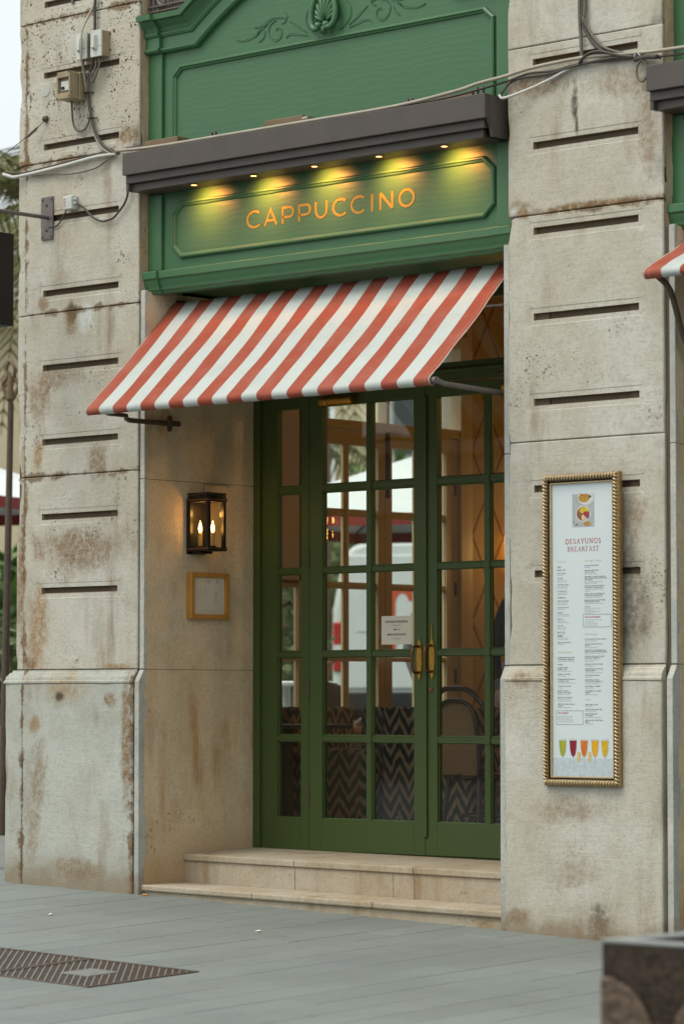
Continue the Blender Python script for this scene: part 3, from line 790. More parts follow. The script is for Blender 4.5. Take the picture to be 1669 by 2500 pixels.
GD = M['green_door']
m = MB(); m.box(XL + .0, XL + .055, YD - .015, YD + .09, .35, 3.66); m.box(XR - .055, XR, YD - .015, YD + .09, .35, 3.66); m.box(XL + .055, XR - .055, YD - .018, YD + .09, 3.092, 3.165); m.box(XL + .055, XR - .055, YD - .01, YD + .09, 3.60, 3.67)
m.box(XL + .055, XR - .055, YD - .032, YD - .018, 3.145, 3.163)
m.box(XL + .055, XL + .09, YD + .005, YD + .09, .35, 3.09); m.box(XL, XR, YD + .01, YD + .09, .335, .354)
m.build('door_frame', GD, ed, bevel=.004)
L0, L1, L2 = .242, 1.171, 2.10
s1 = leaf(ed, 'sidelight', XL + .092, L0 - .002, .10, .065, 1, GD, YD)
d1 = leaf(ed, 'door_leaf', L0 + .001, L1 - .002, .108, .086, 2, GD, YD)
d2 = leaf(ed, 'door_leaf', L1 + .002, L2 - .001, .090, .10, 2, GD, YD)
s2 = leaf(ed, 'sidelight', L2 + .002, XR - .057, .065, .10, 1, GD, YD)
MB().box(L1 - .012, L1 + .020, YD - .014, YD - .0005, .46, 3.02).build('meeting_bead', GD, d1, bevel=.004)
hinge(d1, L0, YD - .004, (.68, 1.32, 2.10, 2.82)); hinge(d2, L2, YD - .004, (.68, 1.32, 2.10, 2.82))
handle(d1, 1.128, YD, 1.487, False, M['brass'], M['bronze']); handle(d2, 1.226, YD, 1.492, True, M['brass'], M['bronze'])
MB().lathe([(.001, -.008), (.014, -.006), (.017, 0)], (1.214, YD, 1.312), 14, 'y').build('keyhole_plate', M['bronze'], d2, smooth=True)
# transom lights
tm = MB()
for k, (a, b_) in enumerate(((XL + .06, L0), (L0, L1), (L1, L2), (L2, XR - .06))):
    tm.box(a, a + .05, YD + .0, YD + .05, 3.168, 3.598); tm.box(b_ - .05, b_, YD, YD + .05, 3.168, 3.598); tm.box(a + .05, b_ - .05, YD, YD + .05, 3.168, 3.205); tm.box(a + .05, b_ - .05, YD, YD + .05, 3.56, 3.598)
tf = tm.build('transom', GD, ed)
for a, b_ in ((XL + .06, L0), (L0, L1), (L1, L2), (L2, XR - .06)):
    MB().quad((a + .05, YD + .02, 3.205), (b_ - .05, YD + .02, 3.205), (b_ - .05, YD + .02, 3.56), (a + .05, YD + .02, 3.56)).build('glass_pane', M['glass'], tf, fix=False)
# door closers
for (xa, xb, lab) in ((.372, .640, 'brass door closer on the left green door leaf'), (1.80, 2.04, 'brass door closer on the right green door leaf')):
    t = thing('door_closer', lab, 'door closer', (xa, YD, 3.03), 'brass door closers')
    MB().lathe([(.012, 0), (.030, .004), (.030, .05), (.026, .055), (.026, xb - xa - .05), (.030, xb - xa - .045), (.030, xb - xa - .004), (.012, xb - xa)], (xa, YD - .035, 3.032), 14, 'x').build('cylinder_body', M['brass'], t, smooth=True)
    MB().box(xa + .02, xb - .02, YD - .034, YD, 3.02, 3.044).build('mount', M['bronze'], t)
    MB().tube([(xb - .06, YD - .05, 3.066), (xb + .02 if xa < 1 else xb - .25, YD - .09, 3.105), (xb - .1, YD - .03, 3.15)], .007, 6).build('arm', M['iron'], t)
# paper sign on the glass
ps = MB().box(.822, 1.062, YD + .0085, YD + .0105, 1.577, 1.744).build('paper_sign', M['paper']); tag(ps, 'white paper notice reading ENTRADA PRINCIPAL taped to the door glass', 'notice')
px = .942
tx = MB(); K = lambda a, b_, h: (a, YD + .0075, b_)
tx.text('ENTRADA PRINCIPAL', .0185, K, px, 1.704, 0, 'CENTER', .0002); tx.text('MAIN ENTRANCE', .0185, K, px, 1.629, 0, 'CENTER', .0002)
tx.prism([(px - .026, 1.664), (px - .012, 1.671), (px - .012, 1.6655), (px + .026, 1.6655), (px + .026, 1.6625), (px - .012, 1.6625), (px - .012, 1.657)], XZ, YD + .0075, YD + .0085)
tx.build('lettering', M['ink'], ps, fix=False)
tx = MB(); tx.text('Bienvenido', .0175, K, px, 1.684, 0, 'CENTER', -.0002, .85, .3); tx.text('Welcome', .0175, K, px, 1.606, 0, 'CENTER', -.0002, .85, .3); tx.build('script_lettering', M['ink_grey'], ps, fix=False)

# ------------------------------------------------------------------ green shopfront fascia
fa = thing('shop_fascia', 'carved green timber fascia panel with gold CAPPUCCINO lettering above the entrance', 'shop sign', (1.15, .1, 3.7))
FX0, FX1 = -.262, 2.59
YF = .09
# upper board with an arched top
top = [(FX0, 3.70), (FX1, 3.70), (FX1, 5.2)]
def arch(x):
    u = abs(x - 1.155); d = 1.155 - .15
    if u >= d: return 0.0
    t = 1 - u / d
    return .40 * (1 - (1 - t) ** 1.9) if t > .0 else 0
ax = [2.9, 2.15] + [2.15 - 2.0 * i / 24 for i in range(1, 24)] + [.15, FX0]
top += [(x, 5.2 + arch(x)) for x in ax if x <= FX1]
MB().prism(top, XZ, YF, .155).build('fascia_board', M['green'], fa)
# side strips
for a, b_ in ((FX0, -.146), (2.452, FX1)):
    MB().box(a, b_, YF - .022, YF - .0005, 3.79, 4.25).build('side_strip', M['green_plain'], fa, bevel=.006)
    MB().box(a, b_, YF - .022, YF - .0005, 4.47, 5.10).build('side_strip', M['green_plain'], fa, bevel=.006)
# octagonal panel mouldings
def octa(x0, x1, z0, z1, c, cz): return [(x0 + c, z0), (x1 - c, z0), (x1, z0 + cz), (x1, z1 - cz), (x1 - c, z1), (x0 + c, z1), (x0, z1 - cz), (x0, z0 + cz)]
PM = [(0, YF), (.002, YF - .016), (.010, YF - .022), (.016, YF - .022), (.020, YF - .014), (.030, YF - .010), (.034, YF + .0005)]
MB().loop(octa(-.068, 2.430, 3.850, 4.190, .074, .068), PM, XZ).build('panel_moulding', M['green_plain'], fa)
MB().loop(octa(-.068, 2.430, 4.30, 5.004, .070, .060), PM, XZ).build('panel_moulding', M['green_plain'], fa)
# lower cornice
LC = [(YF, 3.785), (.040, 3.785), (.036, 3.780), (.036, 3.742), (.046, 3.736), (.050, 3.716), (.060, 3.690), (.062, 3.676), (.075, 3.668), (.080, 3.655), (.155, 3.655), (.155, 3.70), (YF, 3.70)]
def mould_x(prof, x0, x1, name, mat, parent, dy=0):
    return MB().prism([(y + dy if y < YF - .001 else y, z) for y, z in prof], lambda a, b_, h: (h, a, b_), x0, x1).build(name, mat, parent)
mould_x(LC, -.140, 2.446, 'lower_cornice', M['green_plain'], fa)
mould_x(LC, FX0, -.141, 'lower_cornice', M['green_plain'], fa, -.014); mould_x(LC, 2.447, FX1 - .004, 'lower_cornice', M['green_plain'], fa, -.014)
# arched cornice (offset along the normal, y)
PC = [(0, YF), (.004, .062), (.016, .052), (.026, .052), (.034, .066), (.094, .066), (.098, .056), (.112, .048), (.118, .048), (.126, .056), (.150, .046), (.178, .018), (.186, .012), (.190, -.012), (.222, -.016), (.226, .03), (.226, YF)]
ped = [(-.1425, 5.088)] + [(x, 5.088 + arch(x) * .98) for x in [.15 + 2.01 * i / 30 for i in range(31)]] + [(2.448, 5.088)]
MB().sweep(ped, PC, XZ).build('arched_cornice', M['green_plain'], fa)
for a, b_ in ((FX0, -.1435), (2.449, FX1)):
    MB().sweep([(a, 5.088), (b_, 5.088)], [(o, y - .022 if y < YF - .001 else y) for o, y in PC], XZ).build('cornice_block', M['green_plain'], fa)
# carved scrolls
CARV = [[(.453, 5.09), (.49, 5.078), (.528, 5.076), (.576, 5.082), (.618, 5.094), (.655, 5.123), (.708, 5.157), (.76, 5.173), (.823, 5.169), (.86, 5.156)],
        [(.602, 5.14), (.65, 5.139), (.687, 5.153), (.718, 5.167), (.766, 5.176)], [(.618, 5.09), (.65, 5.116), (.708, 5.146)], [(.642, 5.052), (.678, 5.074), (.692, 5.11)],
        [(.781, 5.158), (.739, 5.145), (.718, 5.11), (.729, 5.071), (.766, 5.044), (.808, 5.052), (.823, 5.08), (.813, 5.106), (.787, 5.112), (.779, 5.098)],
        [(.86, 5.156), (.865, 5.173), (.849, 5.194)], [(.823, 5.133), (.849, 5.141), (.863, 5.154)], [(.886, 5.139), (.927, 5.115), (.969, 5.086), (1.03, 5.051)],
        [(.857, 5.047), (.891, 5.061), (.948, 5.053), (1.031, 5.034)], [(1.053, 5.202), (1.027, 5.172), (1.015, 5.136), (1.022, 5.097), (1.051, 5.063), (1.092, 5.036)]]
M['green_shade'] = simple('green darkened as recess shade', (.022, .055, .026), .7)  # darkened copy of the green, painting shade into grooves and letter recesses
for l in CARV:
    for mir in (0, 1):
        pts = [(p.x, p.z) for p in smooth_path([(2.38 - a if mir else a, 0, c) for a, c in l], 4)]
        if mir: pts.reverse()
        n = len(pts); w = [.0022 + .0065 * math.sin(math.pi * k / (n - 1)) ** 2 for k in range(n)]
        MB().ribbon(pts, w, XZ, YF - .0012, YF + .003).build('carved_scroll', M['green_shade'], fa)
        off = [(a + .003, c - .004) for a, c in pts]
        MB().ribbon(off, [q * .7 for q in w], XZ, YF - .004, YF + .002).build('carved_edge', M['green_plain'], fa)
# shell ornament
sh = MB(); rim = smooth_path([(1.185, YF - .018, 5.325), (1.125, YF - .03, 5.245), (1.092, YF - .036, 5.155), (1.096, YF - .04, 5.085), (1.122, YF - .045, 5.052), (1.152, YF - .05, 5.052), (1.166, YF - .05, 5.074)], 5)
for mir in (0, 1): sh.tube([(2.37 - p.x if mir else p.x, p.y, p.z) for p in rim], [.013 + .005 * math.sin(math.pi * k / len(rim)) for k in range(len(rim))], 8)
sh.prism([(1.185, 5.31), (1.13, 5.235), (1.10, 5.155), (1.105, 5.09), (1.15, 5.06), (1.22, 5.06), (1.265, 5.09), (1.27, 5.155), (1.24, 5.235)], XZ, YF - .010, YF - .001)
for k in range(9):
    a = R(-60 + 15 * k); L_ = .175 * (1 - .40 * (abs(k - 4) / 4) ** 1.3)
    sh.tube([(1.185 + math.sin(a) * L_ * t, YF - .012 - .016 * math.sin(math.pi * min(1, t * .9 + .1)), 5.085 + math.cos(a) * L_ * t) for t in (.12, .35, .6, .85, 1.0)], [.005, .010, .014, .015, .009], 6)
for sx_ in (-1, 1): sh.lathe([(.001, -.022), (.016, -.018), (.022, 0), (.016, .018), (.001, .022)], (1.185 + sx_ * .030, YF - .045, 5.066), 10, 'y')
for k in range(3): sh.tube([(1.185, YF - .045, 5.055), (1.185 + (k - 1) * .020, YF - .030, 5.012 + abs(k - 1) * .010)], [.010, .005], 6)
sh.build('shell_ornament', M['green_plain'], fa, smooth='all')

# gold letters
def arc(cx, cz, rx, rz, a0, a1, n=16): return [(cx + rx * math.cos(R(a0 + (a1 - a0) * k / n)), cz + rz * math.sin(R(a0 + (a1 - a0) * k / n))) for k in range(n + 1)]
ZB, ZT = 3.972, 4.072; HC = ZT - ZB; SW = .0155
def glyph(ch, x0, x1):
    h = SW / 2; cx = (x0 + x1) / 2
    if ch == 'C':
        r = (x1 - x0) / 1.70; return [arc(x0 + r, (ZB + ZT) / 2, r - h, .0535 - h, 46, 314, 22)]
    if ch == 'O':
        r = (x1 - x0) / 2; return [arc(cx, (ZB + ZT) / 2, r - h, .0535 - h, 90, 449.9, 28)]
    if ch == 'A': return [[(x0 + h, ZB), (cx, ZT - .004), (x1 - h, ZB)], [(x0 + .025, ZB + .031), (x1 - .025, ZB + .031)]]
    if ch == 'P':
        r = .0275; zc = ZT - h - r
        return [[(x0 + h, ZB), (x0 + h, ZT - h), (x1 - r - h, ZT - h)] + arc(x1 - r - h, zc, r, r, 90, -90, 10)[1:] + [(x0 + h, zc - r)]]
    if ch == 'U':
        r = (x1 - x0) / 2 - h; return [[(x0 + h, ZT)] + arc(cx, ZB + r + h, r, r, 180, 360, 14) + [(x1 - h, ZT)]]
    if ch == 'I': return [[(cx, ZB), (cx, ZT)]]
    if ch == 'N': return [[(x0 + h, ZB), (x0 + h, ZT - .004)], [(x0 + h * .9, ZT - .003), (x1 - h * .9, ZB + .003)], [(x1 - h, ZB + .004), (x1 - h, ZT)]]
for ch, a, b_ in [('C', .542, .654), ('A', .682, .794), ('P', .827, .925), ('P', .956, 1.057), ('U', 1.086, 1.186), ('C', 1.222, 1.332), ('C', 1.363, 1.472), ('I', 1.516, 1.535), ('N', 1.581, 1.686), ('O', 1.724, 1.845)]:
    m = MB(); dk = MB()
    for k, p in enumerate(glyph(ch, a, b_)):
        m.ribbon(p, SW, XZ, YF - .0020 - .0003 * k, YF + .002)
        dk.ribbon([(x - .0028, z + .0028) for x, z in p], SW, XZ, YF - .0009 - .0002 * k, YF + .002)  # dark copy shifted up and left paints the shadow of a recessed letter
    o = m.build('letter', M['gold'], fa); dk.build('letter_recess_shade', M['green_shade'], o)

# ------------------------------------------------------------------ brown canopy with five spot lights
def canopy(x0, x1, label, lights=True):
    t = thing('canopy', label, 'canopy', (x0, 0, 4.25), 'brown stepped canopies above the shop fronts')
    z0 = 4.25
    fas = [(-.15, 4.343, 4.475), (-.122, 4.296, 4.3428), (-.092, z0, 4.2958)]
    for k, (y, a, b_) in enumerate(fas):
        MB().box(x0 + (.0 if k == 0 else .002), x1 - (.0 if k == 0 else .03 * k), y, y + .03, a, b_).build('fascia_step', M['canopy'], t, bevel=.003)
    m = MB(); m.box(x0 + .002, x1 - .002, -.1195, .088, 4.40, 4.472); m.box(x0 + .023, x1 - .0615, -.0615, .088, 4.252, 4.27); m.build('board', M['canopy'], t)
    MB().box(x0, x0 + .022, -.119, .088, 4.253, 4.40).build('end_board', M['canopy'], t, bevel=.002)
    MB().prism([(-.1195, 4.472), (.088, 4.472), (.088, 4.25), (-.08, 4.25), (-.0915, 4.296), (-.1195, 4.342)], lambda a, b_, h: (h, a, b_), x1 - .022, x1).build('end_board', M['canopy'], t)
    if lights:
        for lx in (.197, .683, 1.162, 1.652, 2.13):
            lx += .042; sp = MB().lathe([(.026, .004), (.026, -.003), (.020, -.004)], (lx, -.038, 4.25), 16).build('spot_light', M['steel'], t)
            MB().lathe([(.017, -.0035), (.017, -.005), (.001, -.005)], (lx, -.038, 4.25), 14).build('lamp_lens', M['lamp_spot'], sp)
            ld = bpy.data.lights.new('spot_beam', 'SPOT'); ld.energy = 17; ld.color = (1.0, .34, .07); ld.spot_size = R(124); ld.spot_blend = 1.0; ld.shadow_soft_size = .045
            lo_ = bpy.data.objects.new('spot_beam', ld); COL.objects.link(lo_); lo_.location = (lx, -.05, 4.238); lo_.rotation_euler = (R(52), 0, 0); setp(lo_, t)
    return t
M['lamp_spot'] = emit('lit spot lens', (1.0, .55, .18), 3.0)
canopy(-.252, 2.556, 'brown stepped canopy with five small spot lights above the CAPPUCCINO sign')
canopy(3.632, 6.45, 'brown stepped canopy over the neighbouring bay, cut by the right edge', False)
# things lying on the canopy
for (xa, xb, lab) in ((-.19, .09, 'short wooden block on the left end of the canopy'), (.80, 1.10, 'short wooden block on the middle of the canopy')):
    tag(MB().box(xa, xb, -.03, .075, 4.4765, 4.555).build('wood_block', M['wood_old'], bevel=.004), lab, 'wood block', 'wood blocks on the canopy')
tr = thing('metal_track', 'rusty metal track lying along the canopy top behind the conduit', 'metal track', (1.1, .03, 4.4765))
q = MB(); q.box(.11, .79, .02, .04, 4.4765, 4.53); q.box(1.11, 2.32, .02, .04, 4.4765, 4.535); q.build('rail', M['wood_old'], tr)
for xx in (.33, .36, 1.86, 1.89, 2.36, 2.40): MB().box(xx, xx + .012, -.0, .0195, 4.4765, 4.55).build('clip', M['steel'], tr)
MB().tube([(1.10, -.02, 4.53), (1.14, -.02, 4.53)], .014, 8).build('clip', M['cable_pale'], tr)

# neighbouring bay to the right (only its left edge is in view)
nb = thing('neighbour_fascia', 'green timber fascia of the next bay at the right edge', 'shop sign', (5, .1, 3.7))
MB().box(3.625, 6.46, YF, .155, 3.70, 5.6).build('fascia_board', M['green'], nb)
mould_x(LC, 3.628, 6.44, 'lower_cornice', M['green_plain'], nb, -.01)
MB().box(3.625, 3.75, YF - .022, YF - .0005, 3.79, 4.25).build('side_strip', M['green_plain'], nb, bevel=.006)
MB().box(3.66, 6.46, 1.0, 1.03, 0, 3.7).build('back_panel', M['green_door'], nb)

# ------------------------------------------------------------------ striped awnings
def awning(x0, x1, top, front, label, n=23, part=None):
    t = thing('awning', label, 'awning', ((x0 + x1) / 2, top[0], top[1]), 'red and white striped awnings')
    w = (x1 - x0) / n; mat = awning_mat(x0, w, n)
    (ty, tz), (fy, fz) = top, front; r = .026
    d = Vector((fy - ty, fz - tz)); L = d.length; d.normalize(); nn = Vector((d.y, -d.x))
    if nn.y < 0: nn = -nn
    prof = []
    for k in range(5): a = R(120 - 30 * k); prof.append((ty + .03 * math.cos(R(40 + 20 * (4 - k))) + .0, tz - .026 + .03 * math.sin(R(130 - 22 * k))))
    prof = [(ty + .05, tz - .035), (ty + .025, tz - .008), (ty + .0, tz)]
    for k in range(1, 17):
        s = k / 16; p = Vector((ty, tz)) + d * (L * s) - nn * (.012 * math.sin(math.pi * s)) * (1.0)
        prof.append((p.x, p.y))
    c = Vector((fy, fz)) - nn * r; a0 = math.atan2(nn.y, nn.x)
    for k in range(1, 10):
        a = a0 + R(24) * k * (1 if fy < ty else -1); prof.append((c.x + r * math.cos(a), c.y + r * math.sin(a)))
    m = MB(); nxs = n * 5; q = len(prof)
    for i in range(nxs + 1):
        x = x0 + (x1 - x0) * i / nxs
        for k, (y, z) in enumerate(prof):
            e = noise.noise(Vector((x * 2.1, k * .22, 5))) * .013 * math.sin(math.pi * min(1, k / 18)) + noise.noise(Vector((x * 7, k * .35, 8))) * .004
            fray = (noise.noise(Vector((k * 2.2, x, 2))) * .004) if i in (0, nxs) else 0
            m.v.append((x + fray, y + e * nn.x, z + e * nn.y))
    for i in range(nxs):
        for k in range(q - 1): m.f.append((i * q + k, (i + 1) * q + k, (i + 1) * q + k + 1, i * q + k + 1))
    cl = m.build('canvas', mat, t, smooth='all', fix=False)
    so = cl.modifiers.new('thickness', 'SOLIDIFY'); so.thickness = .002; so.offset = 0
    MB().tube([(x0 + .004, c.x, c.y), (x1 + .028, c.x, c.y)], .019, 12).build('front_bar', M['steel'], t, smooth=True)
    MB().tube([(x0 + .01, ty + .06, tz - .06), (x1 - .01, ty + .06, tz - .06)], .032, 12).build('roller', M['steel'], t, smooth=True)
    for xx in (x0 + .0, x1 - .01): MB().box(xx, xx + .012, ty + .02, ty + .11, tz - .1, tz + .02).build('roller_bracket', M['iron'], t, bevel=.003)
    return t, c
aw, c_ = awning(-.213, 2.445, (.235, 3.616), (-.462, 2.945), 'red and white striped awning sloping out over the cafe doors')
m = MB(); m.tube([(-.135, -.37, 2.912), (-.165, -.19, 2.914), (-.188, -.17, 2.899), (-.196, -.14, 2.892), (-.205, .2, 2.893)], [.012, .013, .015, .0155, .0155], 8)
m.box(-.146, -.116, -.45, -.36, 2.908, 2.918); m.build('arm', M['iron'], aw, smooth=True)
m = MB(); m.prism([(.199 + .013 * math.cos(R(a)) , 2.893 + (.035 if math.sin(R(a)) > 0 else -.035) + .013 * math.sin(R(a))) for a in range(0, 360, 20)], lambda a, b_, h: (h, a, b_), XL + .001, XL + .02)
m.box(XL + .02, XL + .045, .17, .26, 2.878, 2.908); m.build('wall_bracket', M['iron'], aw, bevel=.003)
m = MB(); m.tube([(2.468, c_.x - .005, c_.y + .0), (2.474, c_.x + .05, c_.y - .016), (2.485, .25, 2.885)], [.017, .015, .0155], 10); m.build('arm', M['steel'], aw, smooth=True)
aw2, c2 = awning(3.70, 6.36, (.235, 3.70), (-.262, 3.415), 'red and white striped awning of the next bay, cut by the right edge')
m = MB(); m.tube(smooth_path([(3.76, -.24, 3.385), (3.765, -.13, 3.31), (3.765, -.03, 3.10), (3.77, .08, 2.98), (3.775, .26, 2.86)], 4), .016, 8); m.build('arm', M['iron'], aw2, smooth=True)

# ------------------------------------------------------------------ lantern and framed notice on the reveal
ln = thing('wall_lantern', 'black glazed wall lantern with two lit candle bulbs on the reveal wall', 'lantern', (XL, .44, 2.3))
lx0, lx1, ly0, ly1, lz0, lz1 = XL + .012, XL + .185, .350, .500, 2.150, 2.440
m = MB()
for (x, y) in ((lx0, ly0), (lx1 - .021, ly0), (lx0, ly1 - .021), (lx1 - .021, ly1 - .021)): m.box(x, x + .021, y, y + .021, lz0, lz1)
for z, h in ((lz0 - .012, .022), (lz1 - .010, .022)): m.box(lx0 - .004, lx1 + .004, ly0 - .004, ly1 + .004, z, z + h)
for (x, y, x2, y2) in ((lx0, ly0, lx1, ly0), (lx1, ly0, lx1, ly1)): pass
m.build('frame', M['black'], ln, bevel=.001)
m = MB().box(lx0 - .006, lx1 + .007, ly0 - .007, ly1 + .006, lz0 - .001, lz0 + .005); m.box(lx0 - .006, lx1 + .007, ly0 - .007, ly1 + .006, lz1 + .001, lz1 + .007); m.build('trim_band', M['bronze'], ln)
m = MB().box(XL, XL + .012, ly0 + .0, ly1 - .0, lz0 - .028, lz1 + .01); m.box(XL + .012, XL + .10, ly0 + .02, ly1 - .03, lz0 - .026, lz0 - .0125); m.build('back_plate', M['black'], ln)
gal = MB()
def lattice(p, u, v, n, m_):
    p, u, v = Vector(p), Vector(u), Vector(v)
    for i in range(n + 1): gal.tube([p + u * i / n, p + u * i / n + v], .0012, 4)
    for i in range(-m_, n):
        a, b_ = max(0, -i), min(m_, n - i)
        for s in (1, -1):
            pts = [p + u * ((i + q) / n) + v * ((q if s > 0 else m_ - q) / m_) for q in (max(0, -i), min(m_, n - i))]
            gal.tube(pts, .0016, 4)
    gal.tube([p + v, p + v + u], .003, 4)
z_ = lz1 + .011
lattice((lx0, ly0, z_), (lx1 - lx0, 0, 0), (0, 0, .032), 14, 3); lattice((lx1, ly0, z_), (0, ly1 - ly0, 0), (0, 0, .032), 12, 3); lattice((lx0, ly1, z_), (lx1 - lx0, 0, 0), (0, 0, .032), 14, 3)
gal.box(lx0 + .004, lx1 - .004, ly0 + .004, ly1 - .004, z_ + .018, z_ + .021)
gal.build('gallery', M['black'], ln)
for a in (((lx0 + .016, ly0 + .006, lz0 + .01), (lx1 - .016, ly0 + .006, lz0 + .01)), ((lx1 - .006, ly0 + .016, lz0 + .01), (lx1 - .006, ly1 - .016, lz0 + .01)), ((lx0 + .016, ly1 - .006, lz0 + .01), (lx1 - .016, ly1 - .006, lz0 + .01))):
    p, q = a; MB().quad(p, q, (q[0], q[1], lz1 - .01), (p[0], p[1], lz1 - .01)).build('glass_pane', M['glass_thin'], ln, fix=False)
M['bulb'] = emit('lit candle bulb', (1.0, .50, .10), 22.0)
M['candle'] = simple('amber candle sleeve', (.62, .38, .12), .6)
for (cx, cy) in ((lx0 + .055, ly0 + .05), (lx0 + .125, ly0 + .085)):
    cs = MB().lathe([(.0135, 0), (.0135, .075), (.010, .078)], (cx, cy, lz0 + .022), 12).build('candle_tube', M['candle'], ln, smooth=True)
    MB().lathe([(.022, 0), (.022, .006), (.0145, .009)], (cx, cy, lz0 + .0125), 12).build('candle_cup', M['black'], cs)
    MB().lathe([(.005, 0), (.010, .014), (.011, .027), (.007, .046), (.0025, .062), (.001, .070)], (cx, cy, lz0 + .100), 12).build('bulb', M['bulb'], cs, smooth='all')
    ld = bpy.data.lights.new('bulb_light', 'POINT'); ld.energy = .35; ld.color = (1.0, .50, .12); ld.shadow_soft_size = .02
    lo_ = bpy.data.objects.new('bulb_light', ld); COL.objects.link(lo_); lo_.location = (cx, cy, lz0 + .215); setp(lo_, ln)
cw = MB(); cw.tube(smooth_path([(XL + .004, .50, 2.548), (XL + .012, .485, 2.53), (XL + .022, .475, 2.505), (XL + .045, .485, 2.487), (XL + .07, .51, 2.478)], 5), .0035, 6)
cw.tube(smooth_path([(XL + .05, .47, 2.484), (XL + .07, .46, 2.492), (XL + .12, .45, 2.482)], 4), [.009] * 9, 6)
tag(cw.build('lamp_cable', M['cable_pale'], smooth='all'), 'pale cable looping down from the joint into the wall lantern', 'cable')
tag(MB().tube([(XL + .004, .49, 2.550), (XL + .004, .66, 2.546), (XL + .006, .70, 2.538)], .004, 6).build('filler_bead', M['cable_pale']), 'short pale filler bead along the stone joint above the lantern', 'filler')

fr = thing('framed_notice', 'small oak box frame with a sideways printed sheet under the lantern', 'framed notice', (XL, .51, 1.74))
y0, y1, z0, z1 = .352, .672, 1.738, 2.012
YZ = lambda a, b_, h: (h, a, b_)
m = MB().loop([(y0, z0), (y1, z0), (y1, z1), (y0, z1)], [(0, XL + .001), (0, XL + .044), (.002, XL + .046), (.025, XL + .044), (.027, XL + .022)], YZ)
m.build('frame', M['oak'], fr)
sh_ = MB().box(XL + .002, XL + .0235, y0 + .026, y1 - .026, z0 + .026, z1 - .026).build('sheet', M['paper'], fr)
m = MB(); X0 = XL + .0243
def bar(a, b_, c, d): m.quad((X0, a, c), (X0, b_, c), (X0, b_, d), (X0, a, d))
bar(.405, .4075, 1.80, 1.975); bar(.455, .60, 1.785, 1.7862)
for k in range(7): bar(.425 + k * .011, .4262 + k * .011, 1.84 + .02 * (k % 3), 1.93 - .015 * (k % 2))
for k in range(4): bar(.50, .53, 1.955 + k * .004, 1.9565 + k * .004)
m.prism([(.575, 1.955), (.590, 1.955), (.578, 1.972)], YZ, X0, X0 + .0005)
m.text('LUMIERE', .030, lambda a, b_, h: (X0, .586 - b_, 1.82 + a), 0, 0, 0, 'LEFT', -.0004, .72)
m.build('print', M['ink_grey'], sh_, fix=False)

# ------------------------------------------------------------------ gilt framed breakfast menu
mn = thing('menu_board', 'tall gilt rope-edged frame holding a DESAYUNOS BREAKFAST menu on the right pilaster', 'menu board', (3.12, 0, 1.6))
mx0, mx1, mz0, mz1 = 2.872, 3.375, .808, 2.424
MYF = -.066
m = MB().loop([(mx0, mz0), (mx1, mz0), (mx1, mz1), (mx0, mz1)], [(.004, -.034), (0, -.034), (0, MYF + .008), (.006, MYF), (.010, MYF - .002), (.026, MYF + .004), (.030, MYF + .014), (.030, -.034)], XZ); m.build('frame', M['gilt'], mn)
MB().loop([(mx0 + .0297, mz0 + .0297), (mx1 - .0297, mz0 + .0297), (mx1 - .0297, mz1 - .0297), (mx0 + .0297, mz1 - .0297)], [(0, MYF + .012), (.002, MYF + .020), (.010, MYF + .020), (.012, MYF + .014)], XZ).build('inner_channel', M['black'], mn)
MB().loop([(mx0 + .041, mz0 + .041), (mx1 - .041, mz0 + .041), (mx1 - .041, mz1 - .041), (mx0 + .041, mz1 - .041)], [(0, MYF + .016), (.002, MYF + .006), (.007, MYF + .006), (.010, MYF + .018)], XZ).build('inner_fillet', M['gilt_pale'], mn)
bead = MB()
for s, (a, b_, fx) in enumerate((((mx0 + .0155, mz0 + .012), (mx0 + .018, mz1 - .012), 0), ((mx1 - .0155, mz0 + .012), (mx1 - .018, mz1 - .012), 0), ((mx0 + .012, mz0 + .018), (mx1 - .012, mz0 + .018), 1), ((mx0 + .012, mz1 - .018), (mx1 - .012, mz1 - .018), 1))):
    L_ = math.hypot(b_[0] - a[0], b_[1] - a[1]); n = int(L_ / .0185)
    for k in range(n):
        t = (k + .5) / n; x = a[0] + (b_[0] - a[0]) * t; z = a[1] + (b_[1] - a[1]) * t
        if fx: pts = [(x - .006, MYF + .004, z - .016), (x - .002, MYF - .010, z - .004), (x + .003, MYF - .010, z + .006), (x + .007, MYF + .004, z + .016)]
        else: pts = [(x - .016, MYF + .004, z + .006), (x - .006, MYF - .010, z + .003), (x + .004, MYF - .010, z - .003), (x + .016, MYF + .004, z - .007)]
        bead.tube(pts, [.003, .0062, .0062, .003], 6)
o = bead.build('rope_beading', M['gilt_pale'], mn, smooth='all'); tag(o, kind='stuff')
for zc_ in (mz0 + .25, mz1 - .25): MB().box(mx0 + .06, mx1 - .06, -.034, -.001, zc_ - .02, zc_ + .02).build('cleat', M['wood_old'], mn)
mp = MB().box(mx0 + .050, mx1 - .050, MYF + .0185, -.0345, mz0 + .050, mz1 - .050).build('menu_sheet', M['menu_paper'], mn)
YP = MYF + .0178
MK = lambda a, b_, h: (a - .022, YP - h, b_)
MT = lambda a, b_, h: (a - .022, h, b_)
